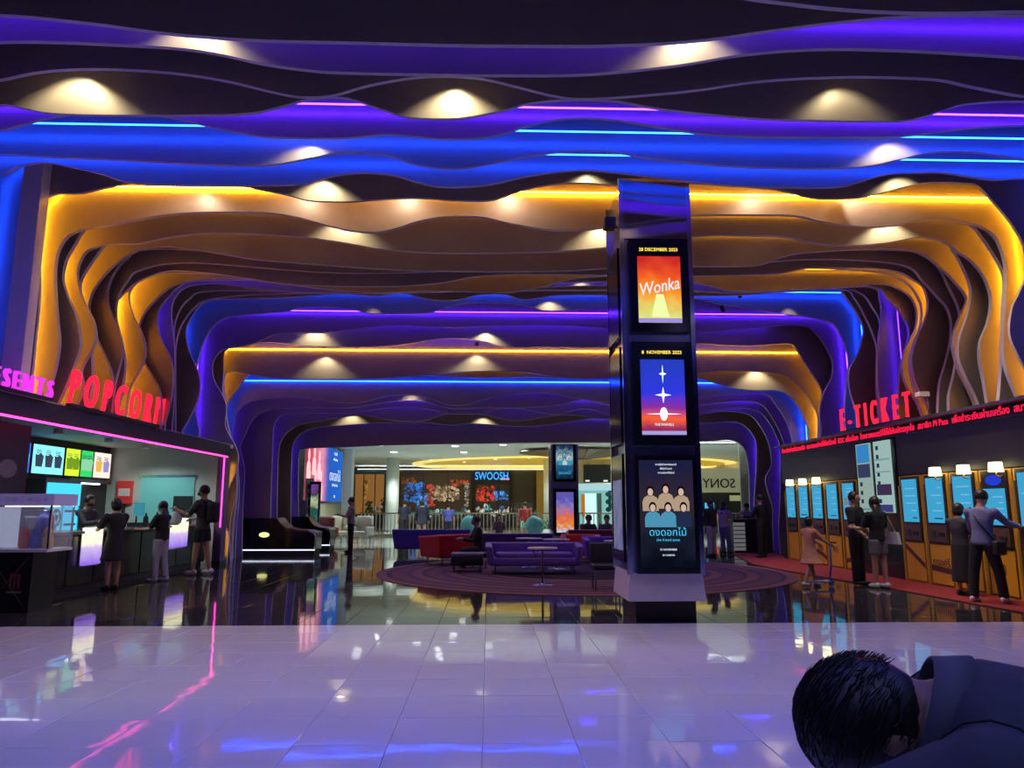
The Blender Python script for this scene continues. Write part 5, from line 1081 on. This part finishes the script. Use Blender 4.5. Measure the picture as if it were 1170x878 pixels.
    b.ell(hd + hM @ Vector((0, hs * .98, -hs * .16)), (hs * .15, hs * .22, hs * .24), 8, 6, M=hM)
    for s_ in (-1, 1): b.ell(hd + hM @ Vector((s_ * hs * .80, -.004, -hs * .1)), (hs * .12, hs * .22, hs * .30), 8, 6, M=hM)
    for n_ in 'LR':
        j = J[n_]; arm(b, j, 0); leg(b, j, 0); pal = j['wr'] + j['fd'] * .045 * q; j['pal'] = pal
        b.ell(pal, (.040 * q, .040 * q, .05 * q), 10, 8)
        b.ell(j['sole'] + Vector((0, .045 * q, .035 * q)), (.042 * q, .115 * q, .036 * q), 10, 8); b.tube([j['ank'], j['sole'] + Vector((0, -.02, .03))], [.036 * q, .036 * q], 8)
    me = remesh(b, vox, 2)
    # five fingers on each hand
    hb = MB(); rv = [v.co.copy() for v in me.vertices]; rf = [list(p.vertices) for p in me.polygons]; hb.add(rv, rf, 0, True)
    bpy.data.meshes.remove(me)
    for n_ in 'LR':
        j = J[n_]; fd = j['fd']; sd = Vector((1, 0, 0)) - fd * fd.x; sd = sd.normalized() if sd.length > .2 else Vector((0, 1, 0)); dn = fd.cross(sd) * (1 if j['s'] > 0 else 1)
        for i, (o_, L_) in enumerate(((-1.5, .062), (-.5, .075), (.5, .070), (1.5, .055))):
            a = j['pal'] + sd * o_ * .017 * q + fd * .03 * q; hb.tube([a, a + fd * L_ * .5 * q + dn * .008, a + fd * L_ * .8 * q + dn * .026, a + fd * L_ * .75 * q + dn * .048], [.0095 * q, .009 * q, .008 * q, .006 * q], 6)
        a = j['pal'] - sd * j['s'] * .03 * q - fd * .01; hb.tube([a, a - sd * j['s'] * .025 * q + fd * .03 * q, a - sd * j['s'] * .02 * q + fd * .06 * q + dn * .012], [.012 * q, .010 * q, .007 * q], 6)
    hb.build('body', skin, t)
    # face
    dk = mat('eye_dark', (.015, .01, .01), .3)
    for s_ in (-1, 1): MB().ell(hd + hM @ Vector((s_ * hs * .34, hs * .86, hs * .02)), (hs * .13, hs * .08, hs * .07), 8, 6, M=hM).build('eye', dk, t)
    if mask is None: MB().ell(hd + hM @ Vector((0, hs * .83, -hs * .62)), (hs * .22, hs * .08, hs * .05), 8, 6, M=hM).build('mouth', mat('lip', (.28, .09, .08), .5), t)
    else: MB().ell(hd + hM @ Vector((0, hs * .45, -hs * .5)), (hs * .72, hs * .72, hs * .46), 12, 8, M=hM).build('face_mask', mat('mask_' + str(mask[0]), mask, .7), t)
    # clothes
    c = MB(); torso(c, .018, False)
    c.tube([pel + (pel - waist) * .2, waist], [(.175 * q * B, .125 * q * B), (.152 * q * B, .118 * q * B)], 16, ref=(1, 0, 0))
    for n_ in 'LR': arm(c, J[n_], .014, 'short' if sleeve == 'short' else 1.)
    if legs[0] == 'dress':
        z1 = legs[2] if len(legs) > 2 else .55; fl_ = legs[3] if len(legs) > 3 else 0
        c.tube([waist, pel, Vector((pel.x, pel.y + .01, pel.z - .12 * S)), Vector((pel.x, pel.y + .01, z1))], [(.14 * q * B, .11 * q * B), (.185 * q * B, .14 * q * B), (.215 * q * B * (1 + fl_) , .17 * q * B * (1 + fl_)), (.25 * q * B * (1 + 2 * fl_), .20 * q * B * (1 + 2 * fl_))], 18, ref=(1, 0, 0))
    me = remesh(c, vox * .95, 3); sm = mat('cloth_%.3f_%.3f_%.3f' % shirt, shirt, .8, var=.12, scale=12, bump=.2); mesh_obj('dress' if legs[0] == 'dress' else 'shirt', me, sm, t)
    if legs[0] in ('trousers', 'shorts'):
        c = MB(); c.tube([pel + (pel - waist) * .42, pel, waist.lerp(pel, .4)], [(.12 * q * B, .10 * q * B), (.168 * q * B, .118 * q * B), (.142 * q * B, .108 * q * B)], 16, ref=(1, 0, 0))
        for n_ in 'LR': leg(c, J[n_], .012, legs[0])
        mesh_obj(legs[0], remesh(c, vox * .95, 2), mat('cloth_%.3f_%.3f_%.3f' % legs[1], legs[1], .85, var=.12, scale=12, bump=.2), t)
    elif legs[0] == 'skirt':
        z1 = legs[2]; c = MB(); c.tube([waist.lerp(pel, .4), pel, Vector((pel.x, pel.y, (pel.z + z1) / 2)), Vector((pel.x, pel.y, z1))], [(.145 * q * B, .11 * q * B), (.178 * q * B, .13 * q * B), (.195 * q * B, .15 * q * B), (.22 * q * B, .17 * q * B)], 18, ref=(1, 0, 0))
        mesh_obj('skirt', remesh(c, vox * .95, 2), mat('cloth_%.3f_%.3f_%.3f' % legs[1], legs[1], .85, var=.12, scale=12, bump=.2), t)
    for n_ in 'LR':
        j = J[n_]; s0 = j['sole']; sh_ = MB()
        sh_.ell(s0 + Vector((0, .05 * q, .040 * q)), (.050 * q, .135 * q, .042 * q), 12, 8); sh_.ell(s0 + Vector((0, -.02 * q, .055 * q)), (.046 * q, .065 * q, .055 * q), 10, 8)
        sh_.v = [Vector((v.x, v.y, max(v.z, s0.z))) for v in sh_.v]; sh_.build('shoe', mat('shoe_%.2f_%.2f' % (shoe[0], shoe[2]), shoe, .5), t)
    # hair
    h = MB(); n_h = 18
    h.ell(hd + hM @ Vector((0, -hs * .14, hs * .18)), (hs * .93, hs * 1.02, hs * 1.06), n_h, 14, M=hM)
    inv = hM.transposed(); keep = []
    o_ = MB(); vs = h.v
    for v in vs:
        l = inv @ (v - hd)
        if l.y > hs * .50 and l.z < hs * .62: l.y = hs * .50 + (l.y - hs * .5) * .2; l.z = max(l.z, -hs * .2) if l.y > hs * .4 else l.z
        if hair == 'short' and l.z < -hs * hairlow: l.z = -hs * hairlow; l.x *= .9
        v[:] = hd + hM @ l
    if hair == 'long':
        bk = hM @ Vector((0, -hs * .55, -hs * .3)); h.tube([hd + bk, hd + bk + Vector((0, -.01, -.09 * S)) + rotx(Vector((0, 0, -.02 * S)), -R(lean)), nb + rotx(Vector((0, -.06 * S, -.09 * S)), -R(lean))], [(hs * .88, hs * .55), (hs * .95, hs * .45), (hs * .6, hs * .25)], 14, ref=(1, 0, 0))
    elif hair == 'bob':
        h.ell(hd + hM @ Vector((0, -hs * .25, -hs * .35)), (hs * .98, hs * .85, hs * .95), 14, 10, M=hM)
    elif hair == 'bun': h.ell(hd + hM @ Vector((0, -hs * .9, hs * .75)), hs * .42, 12, 8)
    elif hair == 'cap':
        cp = MB(); cp.tube([hd + hM @ Vector((0, hs * .5, hs * .55)), hd + hM @ Vector((0, hs * 1.75, hs * .42))], [(hs * .7, hs * .10), (hs * .55, hs * .06)], 12, ref=(1, 0, 0)); cp.ell(hd + hM @ Vector((0, -hs * .02, hs * .52)), (hs * .96, hs * 1.04, hs * .72), 14, 10, M=hM); cp.build('cap', mat('cap_black', (.015, .015, .02), .7), t)
    h.build('hair', HAIR, t)
    t['_J'] = 0; del t['_J']
    return t, J, dict(pel=pel, waist=waist, chest=chest, nb=nb, hd=hd, hs=hs, hM=hM, q=q)
def onf(px, py): p = az(px, py); return (p.x, p.y, 0.)
# --- by the popcorn bar
person('person in dark shorts and white shoes half hidden behind the candy case', (-6.98, 12.05, 0), 75, 1.12, (.02, .018, .022), ('shorts', (.03, .02, .03)), (.6, .6, .65), hair='short')
person('person in a black dress seen from behind at the popcorn counter', (-6.78, 13.95, 0), 60, 1.60, (.012, .012, .016), ('dress', (.012, .012, .016), .52), (.01, .01, .01), hair='bob', armL=(35, 8, 50), armR=(35, 8, 50), lean=3)
person('bar worker in dark grey serving behind the popcorn counter', (-8.15, 15.5, 0), -105, 1.68, (.05, .055, .065), ('trousers', (.02, .02, .02)), hair='short', armL=(40, 5, 60, 25), armR=(40, 5, 60, 25), sleeve='long', head=(15, 0), mask=(.02, .02, .02))
person('person in black top and pale grey trousers at the popcorn counter', (-6.62, 15.5, 0), 80, 1.56, (.012, .012, .015), ('trousers', (.34, .34, .42)), (.55, .55, .7), hair='long', armL=(30, 8, 60), armR=(30, 8, 60), legL=(4, 4), legR=(-6, 4))
t, J, B_ = person('tall person in dark shirt and shorts with backpack and plastic bag', (-6.35, 16.95, 0), 80, 1.92, (.05, .05, .05), ('shorts', (.012, .012, .015)), (.6, .6, .62), hair='short', armL=(40, 6, 75), armR=(22, 6, 60), mask=(.015, .015, .02), legL=(8, 3), legR=(-8, 6))
MB().rbox(B_['chest'] + Vector((0, -.24, -.06)), (.32, .20, .46), .07).build('backpack', mat('backpack', (.012, .012, .014), .7), t)
for s_ in (-1, 1): MB().tube([B_['chest'] + Vector((s_ * .11, -.16, .15)), B_['chest'] + Vector((s_ * .12, .0, .22)), B_['chest'] + Vector((s_ * .12, .135, .08)), B_['chest'] + Vector((s_ * .13, .1, -.1))], .02, 6).build('strap', mat('backpack', (0, 0, 0)), t)
bp = t.matrix_basis if False else Matrix.Translation(t.location) @ Matrix.Rotation(t.rotation_euler.z, 4, 'Z')
hp = bp @ J['L']['pal']
bg = thing('plastic_bag', 'pale translucent plastic bag held by the tall person', 'bag', (hp.x, hp.y, hp.z - .36))
mb = MB(); mb.tube([(0, 0, 0), (0, 0, .05), (0, 0, .16), (0, 0, .26), (0, 0, .30)], [(.09, .06), (.14, .10), (.15, .11), (.09, .05), (.03, .02)], 14)
for v in mb.v: v += Vector((1, 1, .4)) * (noise.noise(v * 14) * .02)
mb.build('sack', mat('bag_plastic', (.55, .58, .65), .3, alpha=.85), bg)
for s_ in (-1, 1): MB().tube([(s_ * .02, 0, .29), (s_ * .035, 0, .33), (s_ * .01, 0, .37)], .006, 6).build('handle', mat('bag_plastic', (0, 0, 0)), bg)
# --- at the ticket machines
x, y, _ = onf(928, 671)
person('child in a pale pink dress pushing a scooter by the ticket machines', (x, y, 0), -75, 1.28, (.62, .30, .22), ('dress', (.62, .30, .22), .42, .18), (.7, .7, .72), hair='bob', armL=(45, 5, 20), armR=(45, 5, 20), legL=(14, 2), legR=(-16, 10), sleeve='short')
sc = thing('scooter', 'small blue and white kick scooter under the child', 'scooter', (x + .16, y + .02, .013), R(-80))
MB().rbox((0, -.05, .085), (.11, .46, .03), .012).build('deck', mat('scooter_white', (.5, .55, .65), .4), sc)
MB().tube([(0, .2, .06), (0, .26, .35), (0, .28, .80)], .016, 8).build('steering_tube', mat('scooter_blue', (.05, .10, .5), .35), sc)
MB().tube([(-.16, .28, .80), (.16, .28, .80)], .014, 8).build('handlebar', BLACK, sc)
for yy in (-.27, .24):
    MB().tube([(-.02, yy, .055), (.02, yy, .055)], .055, 16).build('wheel', mat('scooter_blue', (0, 0, 0)), sc)
person('staff member in black with a white badge talking by the timetable screens', (7.1, 14.35, .013), 215, 1.72, (.012, .012, .018), ('trousers', (.01, .01, .014)), hair='short', armL=(12, 6, 20), armR=(14, 8, 40), sleeve='short')
t, J, B_ = person('person in black top and grey shorts with long hair by the timetable screens', (7.2, 13.75, .013), 20, 1.62, (.010, .010, .014), ('shorts', (.13, .13, .16)), (.6, .6, .6), hair='long', armL=(25, 8, 70), armR=(10, 10, 15), legL=(2, 0), legR=(-3, 0))
hb_ = MB(); hb_.prism([(-.17, 0), (.17, 0), (.13, .22), (-.13, .22)], (J['R']['sh'].x + .13, -.02, .78), (0, 1, 0), (0, 0, 1), .07); hb_.build('shoulder_bag', mat('bag_white', (.5, .5, .52), .6), t)
MB().tube([(J['R']['sh'].x + .16, -.10, 1.0), (J['R']['sh'].x + .02, -.02, J['R']['sh'].z + .07), (J['R']['sh'].x + .16, .08, 1.0)], .012, 6).build('bag_strap', mat('bag_white', (0, 0, 0)), t)
x, y, _ = onf(1113, 683)
person('long-haired person in a long black skirt using a ticket machine', (x - .05, y + .15, .013), -70, 1.50, (.03, .03, .045), ('skirt', (.010, .010, .014), .22), (.03, .03, .03), hair='bob', armL=(35, 6, 50), armR=(30, 6, 60), head=(10, 0))
x, y, _ = onf(1130, 690)
t, J, B_ = person('person in a blue grey shirt and black trousers with shoulder bag at a ticket machine', (x, y, .013), -62, 1.72, (.16, .17, .36), ('trousers', (.012, .012, .016)), (.65, .63, .65), hair='short', armL=(20, 8, 45), armR=(55, 10, 25), legL=(-4, 2), legR=(10, 4), splay=9, sleeve='long', head=(12, 0), lean=4)
MB().tube([J['L']['sh'] + Vector((.03, 0, .07)), B_['chest'] + Vector((0, -.15, .0)), B_['pel'] + Vector((.20, -.06, .04))], .014, 6).build('bag_strap', BLACK, t)
MB().rbox(B_['pel'] + Vector((.24, .0, -.08)), (.10, .26, .22), .03).build('shoulder_bag', BLACK, t)
# --- right of the main column
x, y, _ = onf(814, 636); person('person in black jacket and pale trousers right of the main column', (x, y, 0), 30, 1.66, (.015, .015, .02), ('trousers', (.28, .28, .36)), hair='long', sleeve='long')
x, y, _ = onf(829, 634); person('person in lilac top and blue wide trousers at the service desk', (x, y, .013), -60, 1.60, (.36, .33, .5), ('trousers', (.13, .13, .30)), hair='long', armL=(30, 8, 70), armR=(40, 8, 70), legR=(8, 0))
p = ay(852, 590, 25.25); person('worker in white shirt and cap bending over the service desk', (p.x, 25.25, 0), 170, 1.60, (.36, .36, .40), ('trousers', (.02, .02, .03)), hair='cap', lean=22, armL=(35, 8, 40), armR=(35, 8, 40))
x, y, _ = onf(872, 638); person('person all in black standing at the right end of the service desk', (x, y, .013), 40, 1.78, (.010, .010, .013), ('trousers', (.010, .010, .013)), hair='short', armL=(30, 6, 60), sleeve='long')
# --- lounge and mall
x, y, _ = onf(400, 632); person('person in pale shirt and black trousers standing alone beside the armchairs', (x, y, 0), 95, 1.74, (.30, .24, .22), ('trousers', (.012, .012, .014)), hair='short', armL=(25, 8, 80, 20), armR=(20, 8, 85, 20))
p = az(463, 616, 0); person('person in dark navy looking over the balustrade, leftmost of three', (ay(462, 600, 33).x, 33, 0), 10, 1.70, (.02, .02, .05), ('trousers', (.015, .015, .02)), hair='short', build=1.05)
person('person in long dark coat looking over the balustrade, middle of three', (ay(482, 600, 32.4).x, 32.4, 0), -5, 1.70, (.012, .014, .04), ('dress', (.012, .014, .04), .75), hair='bob', build=1.15, sleeve='long')
person('person in blue shirt looking over the balustrade, rightmost of three', (ay(512, 600, 33.2).x, 33.2, 0), 0, 1.55, (.08, .08, .34), ('trousers', (.012, .012, .02)), hair='short', build=1.15)
person('person in red patterned jacket and mint shorts beside the teal chair', (ay(600, 600, 31).x, 31, 0), 15, 1.62, (.35, .03, .03), ('shorts', (.20, .45, .36)), hair='short', sleeve='long', legR=(8, 0))
p = ay(548, 620, 19.0); person('person in black sitting with arms folded behind the ottoman', (p.x, 18.5, .015), 100, 1.66, (.014, .012, .018), ('trousers', (.012, .012, .016)), hair='short', sit=True, legL=(88, 88), legR=(88, 88), lean=6, armL=(30, 8, 70, 25), armR=(30, 8, 70, 25), sleeve='long', mask=(.35, .05, .06))
p = ay(538, 600, 29); person('seated person in mauve top facing the lounge behind the blue sofa', (ay(570, 600, 28).x, 28, .0), 185, 1.58, (.14, .07, .12), ('trousers', (.02, .02, .03)), hair='bob', sit=True, legL=(88, 88), legR=(88, 88))
for px, lb, sh_, hr in ((671, 'seated person in black cap and tee on the far side of the purple sofa', (.012, .02, .02), 'cap'), (694, 'seated person in dark vest with white sleeves beside the one in the cap', (.05, .05, .07), 'short')):
    person(lb, (ay(px, 600, 22.6).x, 22.6, 0), 190 if hr == 'cap' else 165, 1.66, sh_, ('trousers', (.02, .02, .03)), hair=hr, sit=True, legL=(86, 86), legR=(86, 86), lean=8, head=(14, 0), armL=(35, 6, 55, 15), armR=(35, 6, 55, 15))
# stools they sit on
for x_, y_, lb in ((ay(548, 620, 19).x, 18.55, 'low black stool under the person with folded arms'), (ay(570, 600, 28).x, 28.05, 'low black stool under the person in mauve'), (ay(671, 600, 22.6).x, 22.65, 'low black stool under the person in the cap'), (ay(694, 600, 22.6).x, 22.65, 'low black stool under the person in the dark vest')):
    t = thing('stool', lb, 'stool', (x_, y_, 0), group='low stools in the lounge'); MB().rbox((0, 0, .31), (.44, .42, .12), .04).build('seat', BLKL, t)
    for sx in (-1, 1):
        for sy in (-1, 1): MB().tube([(sx * .16, sy * .15, 0), (sx * .16, sy * .15, .26)], .014, 6).build('leg', LEGM, t)
# ================================================================== the visitor bending down at the lower right
hp = az(1004, 896, 1.0); HD = 66
t, J, B_ = person('person in a dark slate shirt bent far forward close to the camera', (hp.x + .70 * math.sin(R(HD)), hp.y - .70 * math.cos(R(HD)), 0), HD, 1.80, (.030, .033, .048), ('trousers', (.015, .015, .02)), hair='short', hairlow=1.1, tuck=1.2, lean=72, head=(30, 0), build=1.08, armL=(66, 4, 15), armR=(20, 4, 25), sleeve='long', vox=.011, skin=mat('skin_dim', (.22, .12, .08), .5))
nb, nk = B_['nb'], B_['hd']
q_ = Matrix.Rotation(R(HD), 3, 'Z') @ B_['hd']; w_ = az(1004, 836, q_.z); t.location = (w_.x - q_.x, w_.y - q_.y, 0)
ax_ = Vector((0, math.sin(R(72)), math.cos(R(72)))); pn = Vector((1, 0, 0)); pu = ax_.cross(pn)
col = MB(); cs = []
for k in range(25):
    a = 2 * math.pi * k / 24; cs.append((a, nb + ax_ * .005))
col = MB(); n = 24
ringp = lambda rr_, off: [nb + ax_ * off + pn * (rr_ * 1.12 * math.cos(2 * math.pi * k / n)) + pu * (rr_ * math.sin(2 * math.pi * k / n)) for k in range(n)]
vs = ringp(.114, -.035) + ringp(.090, .022) + ringp(.085, .022) + ringp(.098, -.03)
col.add(vs, [(a * n + k, a * n + (k + 1) % n, ((a + 1) % 4) * n + (k + 1) % n, ((a + 1) % 4) * n + k) for a in range(4) for k in range(n)], 0, True)
col.build('collar', mat('collar_slate', (.075, .078, .095), .8, var=.1, scale=20), t)
# shoulder seam and yoke fold on the back of the shirt
seam = mat('seam_dark', (.012, .012, .018), .9)
for s_ in (-1, 1):
    j = J['L' if s_ < 0 else 'R']; P = []
    for k in range(9):
        a = R(-100 + 25 * k); P.append(j['sh'] + Vector((-s_ * .012 - s_ * .03 * math.cos(a) * 0, 0, 0)) + (Vector((0, 0, 1)) * math.cos(a) + Vector((0, 1, 0)) * math.sin(a)) * .083)
    MB().tube(P, .002, 6).build('seam', seam, t)
# loose short strands over the crown
st = MB(); rr = random.Random(21); hd, hs, hM = B_['hd'], B_['hs'], B_['hM']
for k in range(1500):
    a = rr.random() * 6.283; b = rr.random() * 1.9 - .55
    d = Vector((math.cos(a) * math.cos(b), math.sin(a) * math.cos(b) * 1., math.sin(b)))
    if d.y > .45 and d.z < .5: continue
    base = Vector((d.x * hs * .93, d.y * hs * 1.02 - hs * .14, d.z * hs * 1.06 + hs * .18))
    if base.z < -hs * .42: continue
    tip = d * (hs * (.01 + .03 * rr.random())) + Vector((rr.gauss(0, .006), rr.gauss(0, .006) - .018, rr.gauss(0, .006) - .012))
    tip = tip - d * (tip.dot(d) * .92)
    q0 = hd + hM @ base; q1 = hd + hM @ (base + tip * .6); q2 = hd + hM @ (base + tip + Vector((rr.gauss(0, .005), -.006, -.008)))
    st.tube([q0, q1, q2], [.0016, .0012, .0004], 3, cap=False)
o = st.build('hair_strands', HAIR, t); o['kind'] = 'stuff'
# ------------------------------------------------------------------ tidy up helper properties
for o in bpy.data.objects:
    if '_w' in o: del o['_w']
